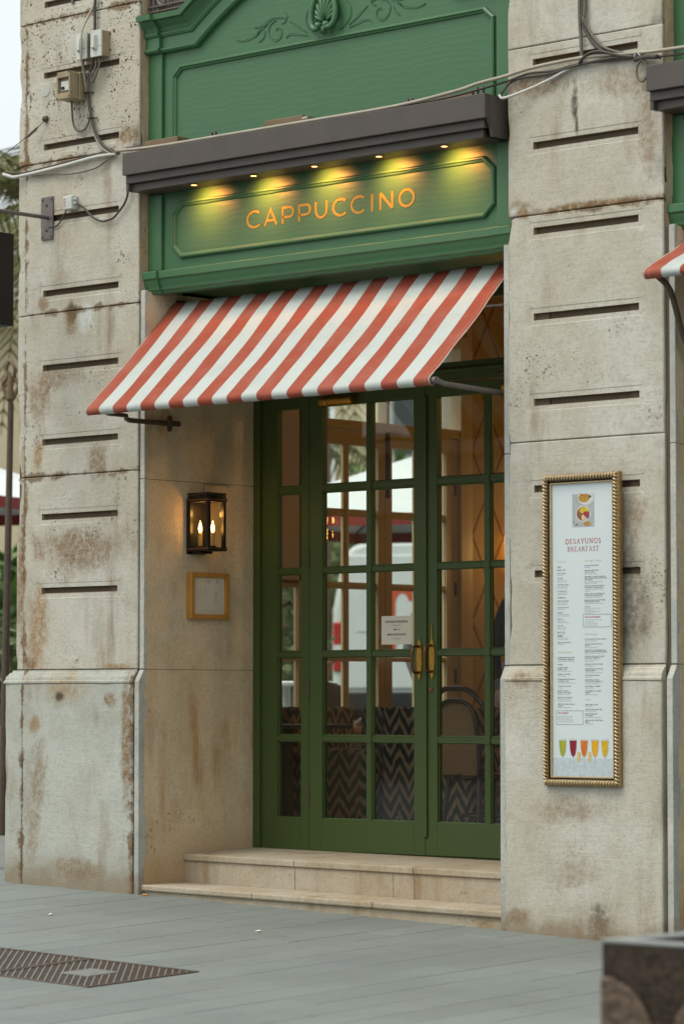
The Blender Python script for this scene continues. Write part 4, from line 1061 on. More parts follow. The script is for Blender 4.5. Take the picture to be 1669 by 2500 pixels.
# printed food photograph
px0, px1, pz0, pz1 = 3.080, 3.224, 2.148, 2.318
def flat(name, mat, polys, h=0.0):
    for p in polys: MB().add([MK(a, b_, h) for a, b_ in p], [tuple(range(len(p)))]).build(name, mat, mp, fix=False)
ell = lambda cx, cz, rx, rz, n=24, a0=0, a1=360: [(cx + rx * math.cos(R(a0 + (a1 - a0) * k / n)), cz + rz * math.sin(R(a0 + (a1 - a0) * k / n))) for k in range(n + (a1 - a0 < 360))]
def inkm(n, c, r=.4): return simple('printed ' + n, c, r, 0, .35, 70)
flat('print', inkm('grey backdrop', (.40, .43, .43)), [[(px0, pz0), (px1, pz0), (px1, pz1), (px0, pz1)]], .0002)
flat('print', inkm('plate white', (.62, .63, .60)), [[(a, min(b_, pz1)) for a, b_ in ell(3.170, 2.302, .0535, .042)], ell(3.152, 2.215, .050, .042)], .0004)
flat('print', inkm('toast orange', (.45, .24, .04)), [[(a, min(b_, pz1)) for a, b_ in ell(3.158, 2.298, .037, .024)], ell(3.178, 2.163, .024, .012)], .0006)
flat('print', inkm('granola brown', (.25, .10, .04)), [ell(3.152, 2.215, .043, .036)], .0006)
flat('print', inkm('mango yellow', (.62, .46, .04)), [ell(3.158, 2.232, .030, .016)], .0008)
flat('print', inkm('berry red', (.38, .02, .03)), [ell(3.170, 2.213, .018, .014), ell(3.146, 2.312, .006, .004)], .0010)
flat('print', inkm('purple berry', (.18, .06, .12)), [ell(3.181, 2.200, .012, .010), ell(3.090, 2.172, .004, .003)], .0011)
flat('print', inkm('banana cream', (.66, .56, .36)), [ell(3.152, 2.196, .010, .014), ell(3.166, 2.190, .008, .009)], .0012)
flat('print', inkm('herb green', (.07, .14, .02)), [ell(3.196, 2.303, .010, .007), ell(3.108, 2.160, .009, .004), ell(3.132, 2.322, .004, .002)], .0012)
# serif title
def serif(word, xc, zb, h, w_, gap, mat):
    G = {'D': [[('t', [(.1, 0), (.1, 1)]), ('n', [(0, 1), (.35, 1)]), ('n', [(0, 0), (.35, 0)]), ('c', arc(.3, .5, .38, .5, 90, -90, 10))], .7],
         'E': [[('t', [(.1, 0), (.1, 1)]), ('n', [(0, 1), (.52, 1)]), ('n', [(0, 0), (.55, 0)]), ('n', [(.1, .52), (.42, .52)]), ('n', [(.52, 1), (.52, .84)]), ('n', [(.55, 0), (.55, .18)])], .58],
         'S': [[('c', arc(.24, .75, .2, .24, 20, 270, 10) + arc(.24, .26, .22, .25, 90, -160, 10)[1:])], .5],
         'A': [[('n', [(.08, 0), (.36, 1)]), ('t', [(.36, 1), (.64, 0)]), ('n', [(.18, .36), (.52, .36)]), ('n', [(-.02, 0), (.2, 0)]), ('n', [(.5, 0), (.76, 0)])], .72],
         'Y': [[('t', [(.06, 1), (.33, .5)]), ('n', [(.62, 1), (.33, .5)]), ('t', [(.33, .5), (.33, 0)]), ('n', [(-.04, 1), (.2, 1)]), ('n', [(.5, 1), (.72, 1)]), ('n', [(.2, 0), (.46, 0)])], .66],
         'U': [[('t', [(.1, 1), (.1, .3)]), ('c', arc(.36, .3, .26, .29, 180, 360, 10)), ('n', [(.62, .3), (.62, 1)]), ('n', [(-.02, 1), (.24, 1)]), ('n', [(.5, 1), (.74, 1)])], .74],
         'N': [[('n', [(.1, 0), (.1, 1)]), ('t', [(.1, 1), (.66, 0)]), ('n', [(.66, 0), (.66, 1)]), ('n', [(-.04, 1), (.12, 1)]), ('n', [(-.02, 0), (.22, 0)]), ('n', [(.54, 1), (.78, 1)])], .78],
         'O': [[('c', arc(.37, .5, .34, .5, 90, 450, 20))], .76],
         'B': [[('t', [(.1, 0), (.1, 1)]), ('n', [(0, 1), (.3, 1)]), ('n', [(0, 0), (.3, 0)]), ('n', [(.1, .52), (.3, .52)]), ('c', arc(.28, .76, .2, .24, 90, -90, 8)), ('c', arc(.28, .26, .24, .26, 90, -90, 8))], .58],
         'R': [[('t', [(.1, 0), (.1, 1)]), ('n', [(0, 1), (.3, 1)]), ('n', [(0, 0), (.24, 0)]), ('n', [(.1, .5), (.3, .5)]), ('c', arc(.28, .75, .2, .25, 90, -90, 8)), ('t', [(.28, .5), (.62, 0)])], .62],
         'K': [[('t', [(.1, 0), (.1, 1)]), ('n', [(0, 1), (.24, 1)]), ('n', [(0, 0), (.24, 0)]), ('n', [(.58, 1), (.14, .5)]), ('t', [(.26, .6), (.64, 0)])], .64],
         'F': [[('t', [(.1, 0), (.1, 1)]), ('n', [(0, 1), (.5, 1)]), ('n', [(0, 0), (.24, 0)]), ('n', [(.1, .52), (.4, .52)]), ('n', [(.5, 1), (.5, .82)])], .52],
         'T': [[('t', [(.3, 0), (.3, 1)]), ('n', [(0, 1), (.6, 1)]), ('n', [(.16, 0), (.44, 0)]), ('n', [(0, 1), (0, .8)]), ('n', [(.6, 1), (.6, .8)])], .6]}
    tot = sum(G[c][1] for c in word) + gap * (len(word) - 1); k = w_ / tot; x = xc - w_ / 2; q = MB(); hh = 0
    for c in word:
        for kind, pts in G[c][0]:
            hh += 1
            q.ribbon([(x + a * k, zb + b_ * h) for a, b_ in pts], {'t': .0034, 'n': .0014, 'c': .0025}[kind], MT, YP - .0005 - .000002 * hh, YP + .0002)
        x += (G[c][1] + gap) * k
    q.build('title_lettering', mat, mp)
serif('DESAYUNOS', 3.150, 2.062, .0245, .232, .20, M['ink_red']); serif('BREAKFAST', 3.150, 2.022, .0245, .206, .20, M['ink_pink'])
C1, C2 = 2.977, 3.158
col1 = [(1.943, 'ESPRESSO', []), (1.927, 'ESPRESSO DOPPIO', []), (1.910, 'CAFE CON LECHE', ['Coffee with milk']), (1.884, 'FLAT WHITE', ['Espresso doble con leche', 'Double espresso with milk']),
        (1.851, 'CAPPUCCINO ITALIANO', ['Espresso con leche y espuma', 'Espresso with milk and foam']), (1.817, 'LATTE MACCHIATO', ['Leche manchada con espresso', 'Frothy milk with espresso']), (1.783, 'CAFE AMERICANO', []),
        (1.766, 'CAPPUCCINO VIENNESE', ['Espresso con nata montada', 'Espresso with whipped cream']), (1.732, 'CHOCOLATE A LA TAZA', ['Thick hot chocolate']), (1.706, 'SHAKERATO', ['Cafe agitado con hielo y azucar', 'Espresso shaken with ice and sugar']),
        (1.672, 'ICED LATTE', ['Espresso con leche fria', 'Double espresso with cold milk']), (1.638, 'CHAI LATTE', ['Leche con te y especias', 'Milk with tea and spices']), (1.604, 'MATCHA LATTE', ['Leche con te matcha', 'Milk with matcha']),
        (1.584, 'LA BOMBA', ['Miel, jengibre, menta y limon', 'Honey, ginger, mint and lemon']), (1.550, 'NUESTRA SELECCION DE TES', ['Our tea selection']),
        (1.473, 'PAN DE MASA MADRE HOGAZA REAL', []), (1.463, 'CON MANTEQUILLA Y MERMELADA', ['Toasted sourdough bread with butter and jam']), (1.437, 'CROISSANT', []), (1.420, 'CROISSANT TOSTADO', []), (1.411, 'DE JAMON Y QUESO', ['Toasted croissant with ham and cheese']),
        (1.386, 'CROISSANT CON NUTELLA', ['Croissant with Nutella']), (1.360, 'PAN DE MASA MADRE HOGAZA REAL', []), (1.350, 'CON TOMATE Y ACEITE', ['Toasted sourdough bread with tomato and olive oil']), (1.324, 'TOSTADA CON AGUACATE', ['Avocado toast']),
        (1.300, 'SANDWICH TOSTADO', []), (1.291, 'DE JAMON Y QUESO (BIKINI)', ['Toasted ham and cheese sandwich']), (1.265, 'SANDWICH CLUB CALIFORNIA', ['Pollo asado, bacon, tomate, lechuga', 'Roast chicken, bacon, lettuce, tomato']), (1.231, 'SANDWICH DE SALMON NORUEGO', []), (1.222, 'AHUMADO', ['Norwegian smoked salmon sandwich'])]
col2 = [(1.946, 'ENSALADA DE FRUTA FRESCA', ['Fresh fruit salad']), (1.921, 'ENSALADA DE FRUTA FRESCA', []), (1.912, 'CON YOGUR GRIEGO', ['Fresh fruit salad with Greek yoghurt']), (1.888, 'BIRCHER MUESLI CON PIPAS DE CALABAZA Y', []), (1.880, 'GIRASOL, YOGUR NATURAL, SIROPE DE AGAVE', []), (1.872, 'Y FRUTA FRESCA', ['Bircher muesli with pumpkin and sunflower seeds', 'yoghurt, agave syrup and fresh fruit']),
        (1.841, 'TRIPLE BERRY DE GRANOLA CASERA CON', []), (1.832, 'YOGUR NATURAL Y SIROPE DE AGAVE', ['Homemade triple berry granola with natural yoghurt', 'and agave syrup']), (1.800, 'GRANOLA CASERA Y FRUTA FRESCA CON', []), (1.791, 'YOGUR NATURAL Y SIROPE DE AGAVE', ['Homemade granola, fresh fruit and agave syrup']),
        (1.767, 'PORRIDGE DE AVENA CON PLATANO, MIEL,', []), (1.759, 'PIPAS DE CALABAZA Y GIRASOL', ['Porridge oats with banana, honey and pumpkin seeds']), (1.734, 'ACAI BOWL', ['Acai con platano, leche de almendras, fresas', 'granola, arandanos y coco', 'Acai with banana, almond milk, strawberries', 'granola, blueberry and coconut']),
        (1.566, 'TOSTA DE AGUACATE Y HUEVO ESCALFADO', ['Avocado toast with poached egg']), (1.541, 'TOSTA DE AGUACATE CON HUEVOS', []), (1.532, 'REVUELTOS', ['Avocado toast with scrambled eggs']), (1.509, 'TORTILLA BIO CON QUESO EMMENTAL Y/O', []), (1.501, 'JAMON YORK (CON AGUACATE Y ENSALADA)', ['Bio omelette with cheese or ham, avocado and salad']),
        (1.477, 'TORTILLA DE TRES CLARAS, CON QUESO', []), (1.469, 'FETA, RUCULA Y TOMATE SECO', ['Omelette three whites, feta, rocket', 'and sun dried tomatoes']), (1.437, 'HUEVOS REVUELTOS CON TOSTADAS', ['Scrambled eggs with toast']), (1.413, 'HUEVOS REVUELTOS CON TOSTADAS', []), (1.404, 'Y SALMON AHUMADO', ['Scrambled eggs with toast and smoked salmon']),
        (1.380, 'HUEVOS FRITOS CON BACON', ['Fried eggs with bacon']), (1.356, 'HUEVOS PASADOS POR AGUA', []), (1.347, 'CON TIRAS DE PAN Y MANTEQUILLA', ['Soft boiled eggs with bread and butter']), (1.323, 'HUEVOS BENEDICT CON JAMON', ['Eggs Benedict with ham']), (1.299, 'HUEVOS BENEDICT CON SALMON', []), (1.290, 'AHUMADO', ['Eggs Benedict with smoked salmon']),
        (1.229, 'CREPE DE JAMON Y QUESO', ['with ham and cheese']), (1.204, 'CREPE DE PLATANO, YOGUR Y MIEL', ['with banana, yoghurt and honey']), (1.181, 'CREPE DE FRUTOS ROJOS,', []), (1.172, 'NATA Y HELADO', ['with red fruits, ice cream and whipped cream']), (1.148, 'CREPE DE NUTELLA CON FRUTOS DEL', []), (1.139, 'BOSQUE', ['with Nutella and fruits'])]
dk_, lt_ = MB(), MB()
for cx, rows in ((C1, col1), (C2, col2)):
    for z, s, desc in rows:
        dk_.text(s, .0082, MK, cx, z - .003, .0004, 'LEFT', .00004, .84)
        for k, d in enumerate(desc): lt_.text(d, .0076, MK, cx, z - .0115 - .008 * k, .0004, 'LEFT', 0, .78, .25)
for k, d in enumerate(['Cafe con leche, zumo de naranja natural', 'tosta de aguacate con huevos revueltos', 'Coffee or tea, freshly squeezed orange juice', 'Slice of avocado toast with scrambled eggs']): lt_.text(d, .0076, MK, C1, 1.167 - .0095 * k, .0004, 'LEFT', 0, .78, .2)
for k, d in enumerate(['Cafe o te, zumo, huevos fritos, bacon, salchicha', 'tomate, alubias y tostadas', 'Tea or coffee, juice, toast, fried eggs', 'bacon, sausage, tomato and beans']): lt_.text(d, .0076, MK, C2, 1.663 - .0095 * k, .0004, 'LEFT', 0, .78, .2)
for (a, b_, c, d) in ((C1 - .008, C1 + .168, 1.126, 1.197), (C2 - .010, C2 + .174, 1.628, 1.693)):
    dk_.ribbon([(a, c), (b_, c), (b_, d), (a, d), (a, c)], .0010, MK, .0006, .0002)
dk_.build('item_lettering', M['ink'], mp, fix=False); lt_.build('small_lettering', M['ink_grey'], mp, fix=False)
gd = MB(); 
for x, z, s in ((C1, 1.966, 'Cafes & Tes'), (C1, 1.496, 'Bakery & Sandwiches'), (C2, 1.967, 'Fruta, Yogur y Cereales'), (C2, 1.587, 'Huevos Ecologicos'), (C2, 1.251, 'Crepes')): gd.text(s, .0135, MK, x, z, .0004, 'LEFT', -.0001, .85)
gd.build('heading_lettering', M['ink_gold'], mp, fix=False)
rd = MB(); rd.text('HEALTHY BREAKFAST', .0088, MK, C1, 1.182, .0004, 'LEFT', .0002, .84); rd.text('THE FULL ENGLISH BREAKFAST', .0088, MK, C2, 1.677, .0004, 'LEFT', .0002, .84); rd.build('red_lettering', M['ink_red'], mp, fix=False)
# printed juice glasses on a grey table
flat('print', inkm('table blue grey', (.50, .57, .61)), [[(mx0 + .073, mz0 + .051), (mx1 - .029, mz0 + .051), (mx1 - .029, .952), (mx0 + .073, .952)]], .0002)
for gx, c in ((3.009, (.35, .38, .03)), (3.079, (.24, .005, .03)), (3.151, (.62, .16, .01)), (3.222, (.70, .38, .01)), (3.287, (.62, .40, .02))):
    w = [(0, .0), (.013, .012), (.020, .04), (.0235, .085)]
    flat('print', inkm('glass rim', (.55, .60, .60)), [[(gx - a - .0015, .956 + b_) for a, b_ in w] + [(gx - .025, 1.052), (gx + .025, 1.052)] + [(gx + a + .0015, .956 + b_) for a, b_ in reversed(w[1:])], [(gx - .003, .93), (gx + .003, .93), (gx + .002, .957), (gx - .002, .957)], ell(gx, .929, .020, .003, 12)], .0005)
    flat('print', inkm('juice', c), [[(gx - a, .958 + b_) for a, b_ in w] + [(gx + a, .958 + b_) for a, b_ in reversed(w[1:])]], .0008)
for gx in (3.116, 3.187): flat('print', inkm('small glass', (.66, .48, .16)), [[(gx - .009, .937), (gx + .009, .937), (gx + .010, .985), (gx - .010, .985)]], .0009)

# ------------------------------------------------------------------ electrical boxes, cables and the bracket on the left pilaster
def switch_box(x0, x1, z0, z1, d, label):
    t = thing('switch_box', label, 'switch box', (x0, 0, z0), 'white switch boxes on the left pilaster')
    MB().box(x0 + .003, x1 - .003, -d + .012, -.001, z0 + .003, z1 - .003).build('base', M['dirty_plastic'], t, bevel=.003)
    MB().box(x0, x1, -d, -d + .012, z0, z1).build('lid', M['white_plastic'], t, bevel=.003)
    cx = (x0 + x1) / 2
    m = MB(); b_ = [(cx - .020, -d, z0 + .040), (cx + .014, -d, z0 + .040), (cx + .014, -d, z1 - .030), (cx - .020, -d, z1 - .030)]
    tt = [(cx - .018, -d - .026, z0 + .052), (cx + .008, -d - .026, z0 + .052), (cx + .008, -d - .022, z1 - .036), (cx - .018, -d - .022, z1 - .036)]
    m.hexa(b_, tt); m.build('handle', M['white_plastic'], t, bevel=.002)
    m = MB(); m.lathe([(.004, 0), (.004, -.002)], (cx - .024, -d, (z0 + z1) / 2 + .01), 8, 'y'); m.box(x0, x1, -d - .0006, -d + .001, z0 + .062, z0 + .0632); m.build('screw', M['black'], t)
switch_box(-.744, -.650, 5.108, 5.268, .075, 'left white switch box with a sloping handle, in front of a pilaster slot')
switch_box(-.617, -.521, 5.108, 5.270, .075, 'right white switch box with brown stained side, beside the first one')
t = thing('fuse_box', 'yellowed plastic fuse box with a small window below the switch boxes', 'fuse box', (-.79, 0, 4.87))
x0, x1, z0, z1, d = -.852, -.732, 4.872, 5.038, .135
MB().box(x0 - .004, x1 + .004, -.06, -.001, z0 - .002, z1 + .002).build('base', M['dirty_plastic'], t, bevel=.006)
MB().box(x0, x1, -.112, -.0605, z0, z1).build('body', M['dirty_plastic'], t, bevel=.008)
m = MB(); wz0, wz1, wx0, wx1 = z0 + .036, z1 - .036, x0 + .012, x1 - .012
m.box(x0, x1, -d, -.1125, z0, wz0); m.box(x0, x1, -d, -.1125, wz1, z1); m.box(x0, wx0, -d, -.1125, wz0, wz1); m.box(wx1, x1, -d, -.1125, wz0, wz1)
m.build('lid', M['dirty_plastic'], t, bevel=.003)
MB().box(wx0 + .016, wx1 - .006, -.122, -.1125, wz0 + .016, wz1 - .02).build('breaker', M['white_plastic'], t, bevel=.002)
MB().box(wx0 + .022, wx0 + .048, -.130, -.1225, wz0 + .024, wz0 + .040).build('toggle', M['black'], t, bevel=.002)
for (x, z) in ((x0 + .006, z0 + .006), (x1 - .006, z0 + .012), (x0 + .006, z1 - .008), (x1 - .008, z1 - .006)): MB().lathe([(.005, 0), (.005, -.003)], (x, -d, z), 8, 'y').build('screw', M['black'], t)
t = thing('junction_box', 'small white junction box with a cable, right of the iron bracket', 'junction box', (-.83, 0, 4.214))
MB().box(-.878, -.800, -.055, -.001, 4.214, 4.298).build('body', M['white_plastic'], t, bevel=.006)
for k in range(4): MB().box(-.870, -.852, -.0558, -.0545, 4.232 + k * .014, 4.240 + k * .014).build('print', M['ink_pink'], t)
m = MB(); m.lathe([(.010, 0), (.010, .018)], (-.80, -.03, 4.250), 8, 'x'); m.lathe([(.010, 0), (.010, .018)], (-.80, -.03, 4.275), 8, 'x'); m.build('gland', M['white_plastic'], t)
def cable(pts, r, mat, label, name='cable', k=6, closed=False, group=None):
    o = MB().tube(smooth_path(pts, k), r * .8, 7).build(name, M[mat], smooth='all'); return tag(o, label, 'cable', group)
cable([(-.792, -.03, 4.250), (-.76, -.028, 4.238), (-.722, -.02, 4.212), (-.66, -.02, 4.160), (-.59, -.02, 4.125), (-.541, -.02, 4.117), (-.47, -.02, 4.128), (-.42, -.02, 4.16), (-.364, -.02, 4.212), (-.335, -.025, 4.27), (-.329, -.03, 4.34)], .0085, 'cable_dark', 'dark cable sagging from the junction box up to the canopy end')
cable([(-.878, -.02, 4.225), (-.93, -.012, 4.17), (-.98, -.010, 4.135), (-1.05, -.012, 4.13)], .006, 'cable_dark', 'short dark cable between the iron bracket and the junction box')
cable([(-.808, -.05, 4.872), (-.818, -.035, 4.80), (-.825, -.022, 4.75), (-.805, -.02, 4.705), (-.767, -.02, 4.688), (-.72, -.02, 4.695), (-.683, -.022, 4.735), (-.672, -.022, 4.775)], .0085, 'cable_grey', 'grey cable looping under the yellowed fuse box')
cable([(-.612, -.02, 5.75), (-.64, -.02, 5.47), (-.664, -.055, 5.36), (-.672, -.092, 5.27), (-.678, -.092, 5.12), (-.70, -.05, 5.03), (-.706, -.02, 4.906), (-.69, -.02, 4.80), (-.668, -.02, 4.745), (-.630, -.02, 4.640), (-.57, -.02, 4.565), (-.50, -.02, 4.522), (-.445, -.02, 4.505)], .0085, 'cable_pale', 'pale cable running down between the switch boxes to the canopy end')
cable([(-.60, -.022, 5.75), (-.632, -.022, 5.45), (-.634, -.022, 5.30), (-.64, -.03, 5.10), (-.672, -.03, 5.02), (-.70, -.022, 4.93), (-.684, -.022, 4.84), (-.655, -.025, 4.74), (-.622, -.025, 4.66), (-.56, -.022, 4.58), (-.49, -.022, 4.535), (-.44, -.024, 4.512)], .011, 'cable_dark', 'dark cable running down behind the switch boxes')
for k, (xa, xb, zb) in enumerate(((-.715, -.655, 5.02), (-.60, -.665, 5.0), (-.57, -.66, 4.97))):
    cable([(xa, -.04, 5.11), (xa + (.01 if k == 0 else 0), -.045, 5.06), ((xa + xb) / 2, -.045, zb + .005), (xb, -.035, zb), (-.69, -.03, zb - .05), (-.70, -.025, 4.90)], .0075, 'cable_grey', ['grey cable leaving the bottom of the left switch box', 'grey cable leaving the bottom of the right switch box', 'outer grey cable under the right switch box'][k])
for (x, z) in ((-.700, 4.91), (-.668, 4.752)):
    tag(MB().tube([(x - .022, -.012, z + .004), (x - .014, -.036, z + .002), (x + .012, -.038, z), (x + .024, -.012, z), (x + .04, -.004, z + .004)], .004, 5).build('cable_tie', M['black']), 'black cable tie round the bundle ' + ('beside the fuse box' if z > 4.85 else 'at the loop below the fuse box'), 'cable tie')
cable([(-1.448, -.035, 4.498), (-1.40, -.03, 4.482), (-1.352, -.02, 4.472), (-1.178, -.02, 4.478), (-.921, -.02, 4.492), (-.64, -.02, 4.513), (-.475, -.02, 4.512), (-.40, -.03, 4.506)], .014, 'cable_white', 'thick white conduit running left from the canopy end round the corner')
cable([(-1.44, -.03, 4.512), (-1.30, -.02, 4.492), (-1.0, -.02, 4.505), (-.64, -.02, 4.528), (-.46, -.02, 4.52), (-.40, -.03, 4.512)], .006, 'cable_dark', 'thin dark cable lying along the white conduit')
cable([(-1.2, -.02, 4.462), (-1.006, -.02, 4.457), (-.9, -.02, 4.440), (-.807, -.02, 4.435), (-.70, -.02, 4.438), (-.60, -.02, 4.452), (-.52, -.02, 4.485), (-.45, -.02, 4.505)], .0065, 'cable_grey', 'thin grey cable sagging below the white conduit')
cable([(-.44, -.02, 4.508), (-.40, -.06, 4.520), (-.30, -.11, 4.505), (0, -.13, 4.488), (.6, -.128, 4.487), (1.2, -.13, 4.487), (1.9, -.13, 4.489), (2.327, -.12, 4.518), (2.45, -.09, 4.545), (2.609, -.04, 4.573), (2.798, -.025, 4.598), (3.14, -.025, 4.604), (3.482, -.025, 4.580), (3.80, -.06, 4.56), (5.0, -.1, 4.53)], .0125, 'cable_pale', 'pale conduit running along the canopy top to the next bay')
cable([(-.42, -.03, 4.50), (-.36, -.05, 4.525), (-.25, -.03, 4.53), (-.05, -.06, 4.505), (.5, -.07, 4.4815), (.9, -.075, 4.482), (1.5, -.08, 4.50), (2.1, -.08, 4.497), (2.35, -.07, 4.51), (2.604, -.03, 4.545), (2.75, -.02, 4.57), (2.93, -.02, 4.562), (3.09, -.02, 4.575), (3.5, -.02, 4.552), (3.8, -.05, 4.53), (5, -.1, 4.5)], .0075, 'cable_dark', 'dark cable looping beside the pale conduit on the canopy')
cable([(2.58, -.06, 4.47), (2.62, -.07, 4.449), (2.736, -.03, 4.480), (2.889, -.025, 4.516), (2.98, -.02, 4.546), (3.06, -.02, 4.57)], .0095, 'cable_white', 'white cable rising from the canopy end to the cable bundle')
cable([(2.575, -.05, 4.47), (2.595, -.04, 4.50), (2.62, -.02, 4.535), (2.70, -.02, 4.553), (2.9, -.02, 4.550), (3.08, -.025, 4.568), (3.3, -.025, 4.575), (3.52, -.025, 4.56), (3.64, -.04, 4.53)], .009, 'cable_dark', 'dark cable hugging the right pilaster below the conduit')
cable([(3.102, -.02, 5.6), (3.098, -.02, 4.93), (3.10, -.02, 4.80), (3.108, -.02, 4.68), (3.11, -.02, 4.59), (3.10, -.02, 4.575)], .012, 'cable_grey', 'grey cable coming down the right pilaster into the bundle')
cable([(3.125, -.022, 5.6), (3.122, -.022, 4.91), (3.118, -.03, 4.82), (3.136, -.022, 4.755), (3.175, -.022, 4.69), (3.224, -.022, 4.640), (3.317, -.022, 4.588), (3.42, -.022, 4.565), (3.6, -.03, 4.54)], .012, 'cable_dark', 'thick dark cable curving right from the drop on the right pilaster')
cable([(3.138, -.02, 5.6), (3.134, -.022, 4.90), (3.130, -.03, 4.81), (3.152, -.022, 4.76), (3.20, -.022, 4.695), (3.26, -.022, 4.64), (3.36, -.022, 4.60), (3.5, -.022, 4.57)], .010, 'cable_grey', 'second grey cable curving right beside the thick dark one')
cable([(3.10, -.03, 4.575), (3.13, -.035, 4.600), (3.18, -.035, 4.620), (3.25, -.035, 4.618), (3.356, -.03, 4.585), (3.46, -.028, 4.562)], .010, 'cable_dark', 'short arched dark cable over the bundle on the right pilaster')
cable([(3.46, -.02, 4.548), (3.56, -.05, 4.545), (3.65, -.08, 4.53)], .016, 'cable_dark', 'short thick dark pipe entering the neighbouring canopy')
lp = [(3.520 + .036 * math.cos(R(a)), -.035 - a * .00001, 4.480 + .055 * math.sin(R(a))) for a in range(100, 470, 24)]
cable(lp, .008, 'cable_grey', 'grey cable coiled in a loop beside the neighbouring canopy', k=2)
tag(MB().tube([(3.47, -.04, 4.56), (3.49, -.045, 4.585), (3.51, -.04, 4.56)], .004, 6).build('cable_tie', M['cable_white']), 'white cable tie above the coiled loop', 'cable tie')
cable([(-1.088, -.004, 4.803), (-1.125, -.055, 4.738), (-1.16, -.12, 4.672), (-1.24, -.25, 4.545), (-2.2, -1.8, 3.0)], .003, 'cable_dark', 'thin stay wire from an anchor on the left pilaster', 'stay_wire')
t = thing('turnbuckle', 'small rusty turnbuckle on the stay wire', 'turnbuckle', (-1.15, -.1, 4.79))
MB().tube([(-1.115, -.045, 4.754), (-1.125, -.055, 4.738), (-1.15, -.10, 4.69), (-1.158, -.115, 4.676)], [.003, .009, .009, .003], 6).build('body', M['iron'], t)
tag(MB().lathe([(.022, 0), (.018, -.02), (.006, -.03)], (-1.09, -.001, 4.803), 10, 'y').build('wire_anchor', M['iron']), 'rusty anchor plug in the left pilaster holding the stay wire', 'anchor')
tag(MB().lathe([(.001, -.004), (.040, -.003), (.042, 0)], (-1.098, -.001, 4.985), 18, 'y').build('round_cap', M['stone_jamb']), 'round grey filler cap in the stone left of the fuse box', 'cap')
for x, z, l in ((-.86, 5.48, 'dark metal tab on the left pilaster above the switch boxes'), (3.30, 5.00, 'dark metal tab on the right pilaster near the top')):
    tag(MB().box(x, x + .016, -.012, -.001, z, z + .10).build('metal_tab', M['steel'], bevel=.002), l, 'metal tab')

hb = thing('sign_bracket', 'dark iron bracket plate with a projecting arm on the left pilaster', 'bracket', (-1.07, 0, 4.19))
MB().box(-1.123, -1.017, -.012, -.001, 4.057, 4.320).build('plate', M['steel'], hb, bevel=.003)
MB().tube([(-1.061, -.012, 4.191), (-1.061, -1.3, 4.191)], .0125, 10).build('arm', M['steel'], hb, smooth=True)
for x in (-1.108, -1.032):
    for z in (4.075, 4.303): MB().lathe([(.0075, 0), (.006, -.007), (.001, -.008)], (x, -.0125, z), 8, 'y').build('bolt', M['cable_grey'], hb)
for z in (4.112, 4.265): MB().lathe([(.009, -.0005), (.009, -.0012)], (-1.07, -.0122, z), 10, 'y').build('bolt_hole', M['black'], hb)
hs = thing('hanging_sign', 'black hanging sign box at the left edge below its bracket arm', 'hanging sign', (-1.06, -.6, 3.8))
MB().box(-1.13, -1.01, -1.25, -.325, 3.495, 4.055).build('sign_box', M['black'], hs, bevel=.006)
for y in (-.42, -1.1): MB().box(-1.075, -1.047, y - .01, y + .01, 4.057, 4.185).build('hanger', M['iron'], hs)

# ------------------------------------------------------------------ balcony rail and shutter above the arched cornice (top left)
rl = thing('balcony_railing', 'dark wrought iron balcony railing above the green arched cornice', 'railing', (1.1, .12, 5.3))
arch2 = lambda x: arch(x) * .98
for dz, r in ((.285, .010), (.255, .008)):
    pts = [(-.25 + 2.8 * k / 40, .06, 5.088 + dz + arch2(-.25 + 2.8 * k / 40)) for k in range(41)]
    MB().tube(pts, r, 8).build('rail', M['canopy'], rl, smooth=True)
for x in (-.235, -.20, -.075, -.055):
    MB().box(x - .006, x + .006, .054, .066, 5.36, 5.75).build('bar', M['canopy'], rl)
MB().tube([(-.137 + .040 * math.cos(R(a)), .06, 5.435 + .055 * math.sin(R(a))) for a in range(0, 360, 20)], .008, 6, True).build('ring', M['steel'], rl, smooth='all')
for x in [.08 + .12 * k for k in range(20)]: MB().box(x - .006, x + .006, .054, .066, 5.37 + arch2(x), 6.0).build('bar', M['canopy'], rl)
MB().lathe([(.012, 0), (.016, .012), (.001, .02)], (-.09, .05, 5.31), 8).build('stud', M['canopy'], rl)
sw = thing('window_shutter', 'weathered wooden shutter behind the balcony railing', 'shutter', (.5, .3, 5.4))
for k in range(9): MB().box(-.05 + k * .075, .016 + k * .075, .30, .335, 5.32, 6.6).build('plank', M['wood_old'] if k % 2 else M['stone_rough'], sw, bevel=.003)

# ------------------------------------------------------------------ granite planter in the foreground
pl = thing('stone_planter', 'dark granite planter box with curved relief, out of focus at bottom right', 'planter', (8.3, -5.5, -.35))
b = NB('dark granite'); p = b.pos(); n1 = b.noise(b.mapv(p, (1, 1, 1.9), (0, 0, 0), (.5, .3, .4)), 30, 5, .8); n2 = b.noise(p, 5, 5)
cc = b.mix(b.step(n1, .36, .62), (.062, .044, .031), (.012, .009, .007)); cc = b.mix(b.math('MULTIPLY', b.step(n2, .45, .75), .25), cc, (.085, .065, .047))
M['granite'] = b.done(b.bsdf(cc, .75, 0, b.bump(n1, .8, .008), .2))
b = NB('paler granite'); p = b.pos(); n1 = b.noise(b.mapv(p, (1, 1, 2.2), (0, 0, 0), (.5, .3, .4)), 24, 5, .75); cc = b.mix(b.step(n1, .34, .64), (.17, .125, .085), (.05, .035, .024)); M['granite_light'] = b.done(b.bsdf(cc, .7, 0, b.bump(n1, .8, .008), .3))  # paler tone for the raised rounds on the front face
M['granite_top'] = simple('sawn granite top', (.24, .26, .25), .55, 0, .35, 50, .1)
PX, PY, PZ = 7.566, -5.5, .540
